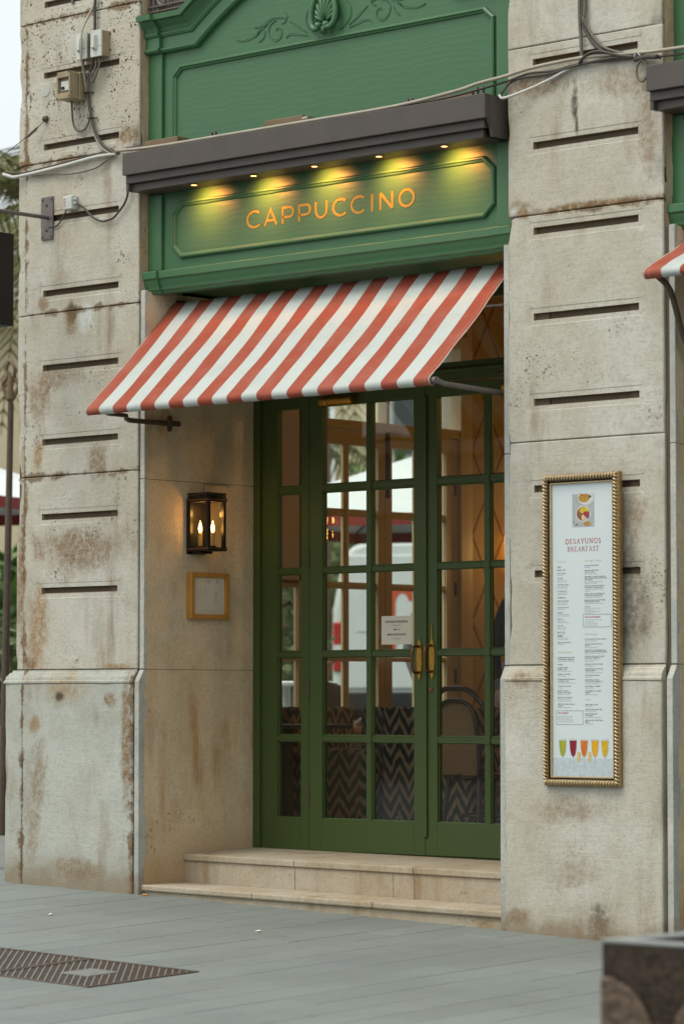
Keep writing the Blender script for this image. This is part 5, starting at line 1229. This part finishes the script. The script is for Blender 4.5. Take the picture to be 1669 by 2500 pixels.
m = MB(); X1, Y1 = PX + 1.5, PY + 1.25; zb = gz(PX, PY) - .3; T = .062
m.box(PX, X1, PY, PY + T, zb, PZ - .012); m.box(PX, X1, Y1 - T, Y1, zb, PZ - .012); m.box(PX, PX + T, PY + T, Y1 - T, zb, PZ - .012); m.box(X1 - T, X1, PY + T, Y1 - T, zb, PZ - .012)
m.build('box', M['granite'], pl, bevel=.006)
m = MB(); m.box(PX - .003, X1 + .003, PY - .003, PY + T, PZ - .0115, PZ); m.box(PX - .003, X1 + .003, Y1 - T, Y1 + .003, PZ - .0115, PZ); m.box(PX - .003, PX + T, PY + T + .0005, Y1 - T - .0005, PZ - .0115, PZ); m.box(X1 - T, X1 + .003, PY + T + .0005, Y1 - T - .0005, PZ - .0115, PZ)
m.build('rim', M['granite_top'], pl, bevel=.004)
MB().box(PX + T, X1 - T, PY + T, Y1 - T, PZ - .30, PZ - .22).build('soil', M['wood_old'], pl)
for cx, cz, r, a0, a1 in ((PX + .005, PZ - .307, .197, -30, 90), (PX + .46, PZ - .307, .20, -30, 210)):
    poly = ([(cx, cz - .05)] if a1 == 90 else []) + [(cx + r * math.cos(R(a0 + (a1 - a0) * k / 16)), cz + r * math.sin(R(a0 + (a1 - a0) * k / 16))) for k in range(17)]
    MB().prism(poly, XZ, PY - .016, PY - .0005).build('relief', M['granite_light'], pl, bevel=.008)

# ------------------------------------------------------------------ small litter
for (x, y, lab, sz) in ((.167, -1.058, 'tiny white paper scrap on the pavement at left', .012), (1.606, -.883, 'tiny white paper scrap on the pavement below the steps', .018)):
    z = gz(x, y); tag(MB().add([(x - sz, y - sz, z + .002), (x + sz, y - sz * .6, z + .006), (x + sz * .8, y + sz, z + .002), (x - sz * .7, y + sz, z + .008), (x, y, z + .012)], [(0, 1, 4), (1, 2, 4), (2, 3, 4), (3, 0, 4), (0, 3, 2, 1)]).build('paper_scrap', M['paper']), lab, 'paper scrap', 'paper scraps')
tag(MB().tube([(-.15, -.06, gz(-.15, -.06) + .006), (-.115, -.05, gz(-.13, -.05) + .007)], .006, 8).build('cigarette_butt', M['oak']), 'orange cigarette butt at the foot of the left jamb', 'cigarette butt')

# ------------------------------------------------------------------ inside: cream doors in the side wall, furniture
sd_ = thing('side_doors', 'cream glazed double doors in the side wall, seen through the green doors', 'double doors', (-1.16, 0, 0), rz=R(-90), local=True)
CR = M['cream']
m = MB(); m.box(-3.91, -3.83, 0, .1, .35, 3.78); m.box(-1.905, -1.84, 0, .1, .35, 3.78); m.box(-3.83, -1.905, 0, .09, 3.065, 3.125); m.box(-3.83, -1.905, 0, .1, 3.70, 3.78); m.box(-2.36, -2.30, .01, .09, .352, 3.065); m.build('door_frame', CR, sd_, bevel=.003)
R2 = [(.60, 1.035), (1.073, 1.515), (1.540, 1.998), (2.036, 2.484), (2.527, 2.965)]
leaf(sd_, 'sidelight', -2.30, -1.908, .065, .06, 1, CR, .02, rows=R2, z0=.356, z1=3.06)
dl1 = leaf(sd_, 'door_leaf', -3.082, -2.362, .07, .065, 2, CR, .02, rows=R2, z0=.356, z1=3.06)
dl2 = leaf(sd_, 'door_leaf', -3.828, -3.086, .115, .068, 2, CR, .02, rows=R2, z0=.356, z1=3.06)
MB().box(-3.118, -3.088, .066, .078, 2.62, 3.075).build('bolt_cover', M['iron'], dl1)
for z in (.8, 1.42, 2.02, 2.72): MB().lathe([(.004, -.05), (.008, -.046), (.008, .046), (.004, .05)], (-3.80, .070, z), 8).build('hinge', M['iron'], dl2, smooth=True)
for z in (1.45, 1.33): MB().lathe([(.03, .0), (.03, .012), (.012, .02), (.012, .05), (.02, .055)], (-2.40, .066, z), 10, 'y').build('handle', M['iron'], dl1, smooth=True)
for a, c in ((-3.83, -3.10), (-3.07, -2.36), (-2.30, -1.905)):
    MB().quad((a, .05, 3.125), (c, .05, 3.125), (c, .05, 3.70), (a, .05, 3.70)).build('glass_pane', M['glass'], sd_, fix=False)
m = MB(); m.box(-3.10, -3.07, .01, .09, 3.1255, 3.6995); m.box(-2.36, -2.30, .01, .09, 3.1255, 3.6995); m.build('transom_bar', CR, sd_)
bl = thing('wall_panel', 'tall beige panel with its shaded side painted black, hanging inside the left sidelight', 'panel', (-1.1, 2.1, 2.04))
MB().box(-1.115, -1.055, 1.86, 2.205, 2.035, 3.35).build('panel', M['blind'], bl, bevel=.004)
MB().box(-1.115, -1.057, 2.206, 2.235, 2.035, 3.35).build('edge', M['black'], bl)  # black stands for the panel's side face lying in shade
def armchair(loc, rz, label):
    t = thing('armchair', label, 'armchair', loc, 'zigzag upholstered armchairs inside', rz, True)
    m = MB()
    for x0, x1, y0, y1, z0, z1, nm in ((-.36, .36, .20, .34, .14, .86, 'backrest'), (-.36, -.24, -.34, .195, .14, .60, 'armrest'), (.24, .36, -.34, .195, .14, .60, 'armrest'), (-.235, .235, -.33, .195, .16, .44, 'seat')):
        MB().box(x0, x1, y0, y1, z0, z1).build(nm, M['ikat'], t, bevel=.035 if nm != 'seat' else .02)
    for x in (-.31, .31):
        for y in (-.28, .28): MB().lathe([(.014, 0), (.02, .14)], (x, y, 0), 8).build('leg', M['oak_dark'], t)
    return t
armchair((-.05, 2.42, .35), R(180), 'zigzag patterned armchair behind the left door leaf, back to the street')
armchair((.50, 2.02, .35), R(182), 'zigzag patterned armchair behind the right door leaf, back to the street')
armchair((-.42, 2.02, .35), R(100), 'zigzag patterned armchair side on, nearest the left sidelight')
armchair((-.35, 3.25, .35), R(200), 'zigzag patterned armchair in the second row near the side doors')
tb = thing('cafe_table', 'small dark square table on a pedestal inside the left sidelight', 'table', (-.62, 1.32, .35))
MB().box(-.62, -.04, 1.10, 1.62, 1.075, 1.103).build('table_top', M['oak_dark'], tb, bevel=.004); MB().box(-.365, -.295, 1.30, 1.36, .37, 1.075).build('pedestal', M['oak_dark'], tb, bevel=.004); MB().box(-.53, -.13, 1.15, 1.55, .352, .37).build('base', M['oak_dark'], tb)
ch = thing('bentwood_chair', 'dark bentwood armchair with woven cane back inside the right door leaf', 'chair', (1.12, 1.55, .35), rz=R(165), local=True)
hoop = smooth_path([(-.26, -.15, .46), (-.275, .05, .66), (-.25, .20, .86), (-.15, .235, .955), (0, .24, .97), (.15, .235, .955), (.25, .20, .86), (.275, .05, .66), (.26, -.15, .46)], 5)
MB().tube(hoop, .017, 8).build('arm_hoop', M['bentwood'], ch, smooth='all')
inn = smooth_path([(-.19, .19, .46), (-.20, .215, .70), (-.16, .235, .86), (0, .245, .90), (.16, .235, .86), (.20, .215, .70), (.19, .19, .46)], 5)
MB().tube(inn, .014, 8).build('back_hoop', M['bentwood'], ch, smooth='all')
MB().prism([(p.x * .97, p.z) for p in inn], lambda a, b_, h: (a, h + .04 * max(0, b_ - .46), b_), .205, .210).build('cane_back', M['cane'], ch)
MB().lathe([(.20, .43), (.215, .44), (.215, .465), (.20, .47)], (0, 0, 0), 20).build('seat', M['bentwood'], ch, smooth=True)
for x, y in ((-.16, -.15), (.16, -.15), (-.16, .17), (.16, .17)): MB().tube([(x, y, .44), (x * 1.25, y * 1.25, 0)], [.017, .013], 8).build('leg', M['bentwood'], ch)
MB().tube([(.17 * math.cos(R(a)), .17 * math.sin(R(a)), .22) for a in range(0, 360, 20)], .009, 6, True).build('leg_ring', M['bentwood'], ch, smooth='all')
wl = thing('wall_lamp', 'lit amber wall lamp inside behind the right door leaf', 'lamp', (1.0, 6.9, 2.2))
M['shade_lit'] = emit('lit amber shade', (1.0, .42, .06), 1.3)
MB().lathe([(.10, 0), (.14, .04), (.15, .25), (.11, .30)], (-1.02, 4.47, 2.15), 14).build('lamp_shade', M['shade_lit'], wl, smooth=True)
MB().box(-1.119, -1.0, 4.45, 4.49, 2.11, 2.148).build('bracket', M['brass'], wl)
for (x, y, z, e) in ((-.80, 4.50, 2.3, 5),):
    ld = bpy.data.lights.new('wall_lamp_light', 'POINT'); ld.energy = e; ld.color = (1.0, .58, .20); ld.shadow_soft_size = .12
    lo_ = bpy.data.objects.new('wall_lamp_light', ld); COL.objects.link(lo_); lo_.location = (x, y, z); setp(lo_, wl)
for k, (x, y) in enumerate(((2.6, 2.3), (4.2, 3.6))):  # lamps added out of view to give the room warm ambient light
    pd = thing('added_pendant', ['unseen pendant lamp added as warm room fill, nearest the doors', 'unseen pendant lamp added as warm room fill, deeper inside'][k], 'pendant lamp', (x, y, 4.05), 'added fill pendants out of view inside')
    MB().tube([(x, y, 4.05), (x, y, 3.75)], .006, 6).build('cord', M['black'], pd)
    MB().lathe([(.03, .12), (.16, .0), (.15, -.002), (.028, .11)], (x, y, 3.62), 18).build('lamp_shade', M['brass'], pd, smooth=True)
    MB().lathe([(.001, -.03), (.03, 0), (.02, .05), (.001, .06)], (x, y, 3.60), 12).build('bulb', M['shade_lit'], pd, smooth='all')
    ld = bpy.data.lights.new('pendant_fill', 'POINT'); ld.energy = 20; ld.color = (1.0, .60, .25); ld.shadow_soft_size = .05
    lo_ = bpy.data.objects.new('pendant_fill', ld); COL.objects.link(lo_); lo_.location = (x, y, 3.52); setp(lo_, pd)

# ------------------------------------------------------------------ people
def human(label, loc, rz, pose, top, leg, hair, scale=1.0, group=None, long_hair=False):
    V = {}; E_ = []
    if pose == 'stand':
        J = dict(pelvis=(0, 0, .96, .135), waist=(0, .0, 1.12, .125), chest=(0, .01, 1.33, .15), neck=(0, .0, 1.49, .055), jaw=(0, -.02, 1.57, .068), head=(0, -.02, 1.66, .088), crown=(0, -.005, 1.72, .065), nose=(0, -.125, 1.635, .012),
                 shL=(.17, .01, 1.42, .068), elL=(.25, .04, 1.14, .046), wrL=(.25, -.08, .92, .030), haL=(.245, -.12, .85, .030), shR=(-.17, .01, 1.42, .068), elR=(-.25, .04, 1.14, .046), wrR=(-.25, -.08, .92, .030), haR=(-.245, -.12, .85, .030),
                 hiL=(.10, 0, .90, .10), knL=(.105, -.02, .50, .065), anL=(.105, .03, .09, .042), toL=(.12, -.13, .035, .034), hiR=(-.10, 0, .90, .10), knR=(-.105, -.02, .50, .065), anR=(-.105, .03, .09, .042), toR=(-.12, -.13, .035, .034))
        hz = 1.0
    else:
        J = dict(pelvis=(0, 0, .55, .15), waist=(0, .02, .70, .13), chest=(0, .0, .92, .15), neck=(0, -.03, 1.08, .055), jaw=(0, -.06, 1.16, .068), head=(0, -.06, 1.25, .088), crown=(0, -.045, 1.31, .065), nose=(0, -.165, 1.225, .012),
                 shL=(.17, -.01, 1.01, .068), elL=(.24, -.08, .76, .046), wrL=(.16, -.30, .76, .030), haL=(.12, -.37, .77, .030), shR=(-.17, -.01, 1.01, .068), elR=(-.24, -.08, .76, .046), wrR=(-.16, -.30, .76, .030), haR=(-.12, -.37, .77, .030),
                 hiL=(.10, -.03, .53, .10), knL=(.12, -.43, .52, .068), anL=(.12, -.42, .09, .042), toL=(.13, -.57, .035, .034), hiR=(-.10, -.03, .53, .10), knR=(-.12, -.43, .52, .068), anR=(-.12, -.42, .09, .042), toR=(-.13, -.57, .035, .034))
        hz = .56
    B = [('pelvis', 'waist'), ('waist', 'chest'), ('chest', 'neck'), ('neck', 'jaw'), ('jaw', 'head'), ('head', 'crown'), ('head', 'nose')]
    for s in 'LR': B += [('chest', 'sh' + s), ('sh' + s, 'el' + s), ('el' + s, 'wr' + s), ('wr' + s, 'ha' + s), ('pelvis', 'hi' + s), ('hi' + s, 'kn' + s), ('kn' + s, 'an' + s), ('an' + s, 'to' + s)]
    for s, sx in (('L', 1), ('R', -1)):          # five fingers per hand
        h = Vector(J['ha' + s][:3]); w = Vector(J['wr' + s][:3]); d = (h - w).normalized()
        side = Vector((sx, 0, 0)) if pose != 'stand' else Vector((0, 1, 0))
        for k in range(4):
            J['f%s%d' % (s, k)] = (*(h + d * (.075 - .008 * abs(k - 1.5)) + side * (-.027 + .018 * k)), .0085); B.append(('ha' + s, 'f%s%d' % (s, k)))
        J['f%s4' % s] = (*(h + d * .02 - side * .05), .0095); B.append(('ha' + s, 'f%s4' % s))
    names = list(J); me = bpy.data.meshes.new('body'); me.from_pydata([J[n][:3] for n in names], [(names.index(a), names.index(c)) for a, c in B], [])
    tmp = bpy.data.objects.new('body', me); COL.objects.link(tmp)
    tmp.modifiers.new('skin', 'SKIN'); sub = tmp.modifiers.new('sub', 'SUBSURF'); sub.levels = 2; sub.render_levels = 2
    for i, n in enumerate(names):
        me.skin_vertices[0].data[i].radius = (J[n][3], J[n][3]); me.skin_vertices[0].data[i].use_root = (n == 'pelvis')
    dg = bpy.context.evaluated_depsgraph_get(); bm = bpy.data.meshes.new_from_object(tmp.evaluated_get(dg))
    bpy.data.objects.remove(tmp)
    bm.materials.clear()
    for mt in (M['skin'], top, leg): bm.materials.append(mt)
    zc = J['neck'][2] + .005
    for p in bm.polygons:
        c = p.center
        hand = any((c - Vector(J['ha' + s][:3])).length < .10 or (c - Vector(J['wr' + s][:3])).length < .03 for s in 'LR')
        p.material_index = 0 if c.z > zc or hand else (1 if c.z > hz or (pose != 'stand' and c.y > -.05 and c.z > .5) or (pose != 'stand' and c.z > .66) else 2)
        p.use_smooth = True
    t = thing('person', label, 'person', loc, group, rz, True); t.scale = (scale,) * 3
    o = bpy.data.objects.new('body', bm); COL.objects.link(o); setp(o, t)
    hd = Vector(J['head'][:3]); hm = MB()
    prof = []
    for k in range(9):
        a = R(-15 + 105 * k / 8); prof.append((.104 * math.cos(a) + .001, .118 * math.sin(a)))
    hm.lathe(prof, (hd.x, hd.y + .022, hd.z + .0), 16)
    if long_hair: hm.lathe([(.06, -.26), (.085, -.12), (.098, 0), (.08, .05)], (hd.x, hd.y + .045, hd.z), 14)
    hm.build('hair', hair, t, smooth='all')
    return t
human('person in dark jacket and grey trousers standing inside behind the right door leaf', (1.43, 1.62, .35), R(60), 'stand', M['cloth_black'], M['cloth_grey'], M['hair_dark'], 1.02)
human('seated figure in a lilac shirt with grey hair, standing in for a pinkish reflection near the trellis wallpaper', (-.05, 3.15, .42), R(150), 'sit', M['cloth_lilac'], M['cloth_grey'], M['hair_grey'], 1.0)  # solid figure in place of a reflection in the glass
human('figure in a grey blazer outside the side doors, standing in for a reflected passer-by', (-2.56, 5.32, gz(-2.6, 5.2)), R(75), 'stand', M['cloth_grey'], M['cloth_grey'], M['hair_dark'], 1.08)  # solid figure in place of a passer-by mirrored in the door glass
human('person in dark brown sitting outside left of the white parked van', (-2.3, 3.05, gz(-2.3, 3)), R(100), 'sit', M['cloth_brown'], M['cloth_black'], M['hair_dark'], 1.0, long_hair=True)
human('person in black sitting outside beyond the left sidelight', (-2.2, 2.55, gz(-2.2, 2.5)), R(60), 'sit', M['cloth_black'], M['cloth_black'], M['hair_dark'], 1.0, long_hair=True)
human('person in dark clothes sitting outside with back to the side doors', (-2.5, 3.9, gz(-2.5, 3.9)), R(80), 'sit', M['cloth_brown'], M['cloth_grey'], M['hair_dark'], .97)

# ------------------------------------------------------------------ terrace and street beyond the side doors
def wicker(loc, rz, label):
    t = thing('wicker_chair', label, 'chair', loc, 'brown wicker chairs on the side terrace', rz, True)
    poly = [(-.27, .38)] + [(.29 * math.cos(R(a)), .66 + .20 * math.sin(R(a))) for a in range(180, -1, -20)] + [(.27, .38)]
    MB().prism(poly, XZ, .22, .27).build('backrest', M['wicker'], t, bevel=.02)
    MB().box(-.27, .27, -.26, .215, .36, .44).build('seat', M['wicker'], t, bevel=.02)
    for x in (-.25, .25):
        MB().tube([(x, .22, .66), (x * 1.1, 0, .66), (x * 1.1, -.24, .62), (x * 1.05, -.25, .40)], .022, 6).build('arm', M['wicker'], t)
        for y in (-.22, .22): MB().tube([(x, y, .38), (x * 1.05, y * 1.05, 0)], .018, 6).build('leg', M['oak_dark'], t)
wicker((-1.95, 3.05, gz(-2, 3)), R(-80), 'brown wicker chair outside, just beyond the cream side door')
wicker((-1.95, 3.75, gz(-2, 3.7)), R(-100), 'brown wicker chair outside, behind the wide cream door stile')
wicker((-1.9, 2.35, gz(-2, 2.3)), R(-70), 'brown wicker chair outside, beyond the left sidelight')
wt = thing('terrace_table', 'small round white terrace table in the street beyond', 'table', (-3.07, 4.17, gz(-3.07, 4.17)), local=True)
MB().lathe([(.36, .99), (.38, 1.0), (.38, 1.02), (.36, 1.03)], n=20).build('table_top', M['white_paint'], wt, smooth=True); MB().lathe([(.22, 0), (.22, .02), (.03, .04), (.03, .99)], n=12).build('pedestal', M['white_paint'], wt, smooth=True)
def parasol(loc, half, z_e, z_t, label):
    t = thing('parasol', label, 'parasol', loc, 'white parasols with red edges on the terrace', R(20), True)
    c = [(-half, -half), (half, -half), (half, half), (-half, half)]
    MB().add([(x, y, z_e) for x, y in c] + [(0, 0, z_t)], [(0, 1, 4), (1, 2, 4), (2, 3, 4), (3, 0, 4)]).build('canopy', M['parasol'], t, fix=False)
    q = MB()
    for k in range(4):
        a, b_ = c[k], c[(k + 1) % 4]; q.quad((*a, z_e - .10), (*b_, z_e - .10), (*b_, z_e + .002), (*a, z_e + .002))
    q.build('valance', M['parasol_red'], t, fix=False)
    MB().tube([(0, 0, 0), (0, 0, z_t + .06)], .03, 8).build('pole', M['black'], t, smooth=True)
    rb = MB()
    for x, y in c: rb.tube([(0, 0, z_t - .03), (x, y, z_e + .0)], .014, 6)
    for k in range(4): MB().tube([(0, 0, z_t - .03), (*c[k], z_e)], .012, 6).build('rib', M['black'], t)
    MB().box(-.35, .35, -.35, .35, 0, .09).build('base', M['steel'], t, bevel=.01)
parasol((-5.33, 8.55, gz(-5.3, 8.5)), 1.5, 2.24, 2.92, 'white parasol with red valance in front of the van, seen through the doors')
parasol((-8.9, 5.0, gz(-8.9, 5.0)), 1.7, 2.42, 3.1, 'white parasol with red valance past the building corner at the left edge')
# van
vn = thing('parked_van', 'white panel van with red tail light and a red letter on its rear door', 'van', (-9.08, 12.52, gz(-9.1, 12.5)), rz=R(38), local=True)
sec = [(-.98, .35), (-1.0, .9), (-.99, 1.35), (-.90, 1.85), (-.80, 2.02), (-.62, 2.08), (.62, 2.08), (.80, 2.02), (.90, 1.85), (.99, 1.35), (1.0, .9), (.98, .35)]
m = MB(); m.prism(sec, lambda a, b_, h: (a, h, b_), 0, 4.2); m.build('body', M['white_paint'], vn, bevel=.05)
m = MB(); m.prism([(-.95, .35), (-.95, 1.0), (-.85, 1.15), (.85, 1.15), (.95, 1.0), (.95, .35)], lambda a, b_, h: (a, h, b_), 4.205, 5.2); m.build('bonnet', M['white_paint'], vn, bevel=.05)
for sx in (-1, 1):
    o = MB().box(*sorted((sx * .02, sx * .86)), -.022, -.002, .52, 1.93).build('rear_door', M['white_paint'], vn, bevel=.02)
    MB().box(*sorted((sx * .12, sx * .74)), -.030, -.0225, 1.12, 1.80).build('door_panel', M['white_paint'], o, bevel=.02)
    tl = MB().box(*sorted((sx * .875, sx * .985)), -.03, .05, .70, 1.22).build('tail_light', M['red'], vn, bevel=.015)
    MB().box(*sorted((sx * .88, sx * .98)), -.034, -.0305, .86, .98).build('reverse_lens', M['white_paint'], tl)
MB().box(-.98, .98, -.08, .1, .28, .48).build('bumper', M['tyre'], vn, bevel=.02)
np_ = MB().box(.10, .62, -.034, -.0225, .60, .72).build('number_plate', M['white_plastic'], vn)
M['red_letter'] = simple('orange red letter', (.62, .10, .035), .4, 0, .05)
m2 = MB(); m2.ribbon([(-.365, .92), (-.365, 1.40)] + arc(-.25, 1.41, .115, .16, 180, 15, 10), .085, XZ, -.0345, -.0302); m2.build('red_lettering', M['red_letter'], vn)
for x in (-.85, .85):
    for y in (.75, 4.2):
        w_ = MB().lathe([(.18, -.1), (.32, -.1), (.34, -.06), (.34, .06), (.32, .1), (.18, .1)], (x, y, .34), 18, 'x').build('wheel', M['tyre'], vn, smooth=True)
        MB().lathe([(.001, -.11), (.19, -.105), (.19, .105), (.001, .11)], (x, y, .34), 14, 'x').build('rim', M['steel'], w_)
# chair frame outside by the van
tc = thing('metal_chair', 'thin black metal terrace chair silhouetted against the van', 'chair', (-3.6, 5.05, gz(-3.6, 5.05)), rz=R(40), local=True)
for x in (-.2, .2): MB().tube([(x, -.2, 0), (x, -.2, .62), (x, .2, .66), (x, .2, 0)], .014, 6).build('leg', M['black'], tc)
MB().tube([(-.2, .2, .45), (-.2, .24, .95), (.2, .24, .95), (.2, .2, .45)], .014, 6).build('backrest', M['black'], tc); MB().box(-.2, .2, -.2, .2, .44, .46).build('seat', M['black'], tc)

# vegetation: bushes and palms
def blades(m, c, rx, rz, n, size, rn):
    for _ in range(n):
        while True:
            p = Vector((rn.uniform(-1, 1), rn.uniform(-1, 1), rn.uniform(-1, 1)))
            if .25 < p.length < 1: break
        if noise.noise(p * 2.3 + Vector(c)) < -.12: continue
        o = Vector(c) + Vector((p.x * rx, p.y * rx, p.z * rz)); d = Vector((rn.uniform(-1, 1), rn.uniform(-1, 1), rn.uniform(-.6, 1))).normalized() * size * rn.uniform(.6, 1.3)
        s = d.cross(Vector((rn.uniform(-1, 1), rn.uniform(-1, 1), rn.uniform(-1, 1)))).normalized() * size * .28
        m.add([o, o + d * .5 + s, o + d, o + d * .5 - s], [(0, 1, 2, 3)])
def bush(loc, rx, rz, n, size, mat, label, seed):
    rn = random.Random(seed); t = thing('bush', label, 'bush', loc, 'green bushes in the street beyond')
    m = MB()
    for k in range(5): blades(m, (loc[0] + rn.uniform(-.5, .5) * rx, loc[1] + rn.uniform(-.5, .5) * rx, loc[2] + rz * rn.uniform(.7, 1.3)), rx * .7, rz * .7, n // 5, size, rn)
    m.build('foliage', M[mat], t, fix=False)
    MB().tube([(loc[0], loc[1], loc[2] - .1), (loc[0], loc[1], loc[2] + rz)], .05, 6).build('stem', M['bark'], t)
def G(x, y): return (x, y, gz(x, y))
bush(G(-13.81, 16.07), 1.0, 1.3, 1500, .26, 'leaf_pale', 'pale green bush left of the van, seen through the left door leaf', 1)
bush(G(-12.9, 15.6), .8, 1.1, 1200, .2, 'leaf_pale', 'soft green bush between the palm and the van', 6)
bush(G(-14.48, 18.18), 1.7, 1.75, 1700, .28, 'leaf', 'green bush behind the van roof', 2)
bush(G(-6.58, 7.75), .6, .95, 1100, .13, 'leaf_pale', 'bright green bush beyond the left sidelight', 3)
bush(G(-10.67, 8.04), 1.3, 1.2, 1800, .28, 'leaf', 'green bush past the building corner at the left edge', 4)
bush(G(-6.91, 4.7), .9, .75, 1200, .22, 'leaf_pale', 'low pale bush past the building corner at the left edge', 5)
def palm(loc, h, label, seed, r=1.9, droop=1.0, n=26):
    rn = random.Random(seed); t = thing('palm_tree', label, 'palm tree', loc, 'palm trees in the street beyond'); x, y, z = loc
    MB().tube([(x, y, z - .1), (x + .05, y, z + h * .5), (x, y, z + h)], [.2, .16, .15], 10).build('trunk', M['bark'], t, smooth=True)
    for k in range(n):
        a = rn.uniform(0, 2 * math.pi); el = rn.uniform(-.35, 1.15); L_ = r * rn.uniform(.85, 1.15); pts = []
        for j in range(9):
            s = j / 8; rr = L_ * s * math.cos(el) ; zz = L_ * s * math.sin(el) - droop * L_ * .75 * s * s
            pts.append(Vector((x + math.cos(a) * rr, y + math.sin(a) * rr, z + h + zz)))
        m = MB(); m.tube(pts, [.022 - .002 * j for j in range(9)], 4)
        sd = Vector((-math.sin(a), math.cos(a), 0))
        for j in range(1, 28):
            s = j / 28 * 8; i_ = min(7, int(s)); p = pts[i_].lerp(pts[i_ + 1], s - i_); dr = (pts[i_ + 1] - pts[i_]).normalized(); ll = L_ * .30 * math.sin(math.pi * (.12 + .85 * j / 28))
            for sg in (1, -1):
                tip = p + (sd * sg * .8 + dr * .55 + Vector((0, 0, -.35 - .25 * rn.random()))).normalized() * ll
                w_ = dr * .022; m.add([p - w_, p + w_, tip], [(0, 1, 2)])
        m.build('frond', M['frond'], t, fix=False)
palm(G(-9.40, 7.33), 5.35, 'palm tree past the building corner at the left edge', 7, 2.1, 1.0, 30)
palm(G(-11.2, 13.03), 5.1, 'palm tree in the street seen through the left door leaf', 8, 2.2, 1.15, 28)
palm(G(-19.0, 16.2), 6.0, 'farther palm tree past the building corner', 9, 2.3, 1.0, 24)
palm(G(-12.07, 13.58), 3.4, 'low palm with brown trunk beyond the left sidelight', 10, 1.9, 1.2, 22)
# lamp post with scrolled head
lpz = thing('lamp_post', 'dark leaning iron lamp post with scrolled finial past the building corner', 'lamp post', (-4.0, 2.22, gz(-4, 2.2)))
MB().tube([(-4.0, 2.205, -.0), (-4.0, 2.235, 1.6), (-4.0, 2.268, 3.39)], [.036, .028, .022], 10).build('post', M['iron'], lpz, smooth=True)
for s in (-1, 1):
    MB().tube(smooth_path([(-4.0, 2.265, 3.39), (-4.0 + s * .03, 2.265 + s * .02, 3.46), (-4.0 + s * .055, 2.265 + s * .03, 3.53), (-4.0 + s * .02, 2.265 + s * .02, 3.58), (-4.0 + s * .05, 2.26, 3.64), (-4.0, 2.26, 3.71)], 4), .014, 6).build('scroll', M['wood_old'], lpz, smooth='all')
MB().lathe([(.03, 0), (.034, .04), (.022, .08), (.028, .12), (.004, .20)], (-4.0, 2.262, 3.42), 10).build('finial', M['wood_old'], lpz, smooth=True)
# far buildings
def far_house(name, label, x0, y0, L_, D_, h, rz, mat, cols, rows, loc):
    t = thing(name, label, 'building', loc, None, rz, True)
    MB().box(0, L_, 0, D_, -.5, h).build('wall', mat, t)
    MB().box(-.2, L_ + .2, -.25, D_, h, h + .35).build('cornice', mat, t)
    for r_ in range(rows):
        for c_ in range(cols):
            x = L_ * (c_ + .5) / cols; z = 1.0 + (h - 1.4) * r_ / rows
            w_ = MB().box(x - .55, x + .55, -.06, .0, z, z + 2.0).build('window', M['shutter'] if (r_ + c_) % 2 == 0 else M['stone_jamb'], t)
            MB().box(x - .42, x + .42, -.075, -.061, z + .12, z + 1.88).build('pane', M['dark_glass'], w_)
            MB().box(x - .65, x + .65, -.16, -.061, z - .12, z).build('sill', M['stone_jamb'], w_)
far_house('far_house', 'ochre rendered house with brown shuttered windows beyond the van', 0, 0, 16, 8, 10.5, R(43), M['far_wall'], 6, 3, (-20.6, 23.4, .9))
far_house('far_house', 'low beige house past the building corner at the left edge', 0, 0, 14, 8, 5.5, R(43), M['far_wall'], 5, 2, (-30.3, 7.05, .9))
far_house('opposite_house', 'grey stone terrace of houses across the street', 0, 0, 70, 8, 6.5, R(180), M['far_wall2'], 20, 2, (30, -27, -1.0))
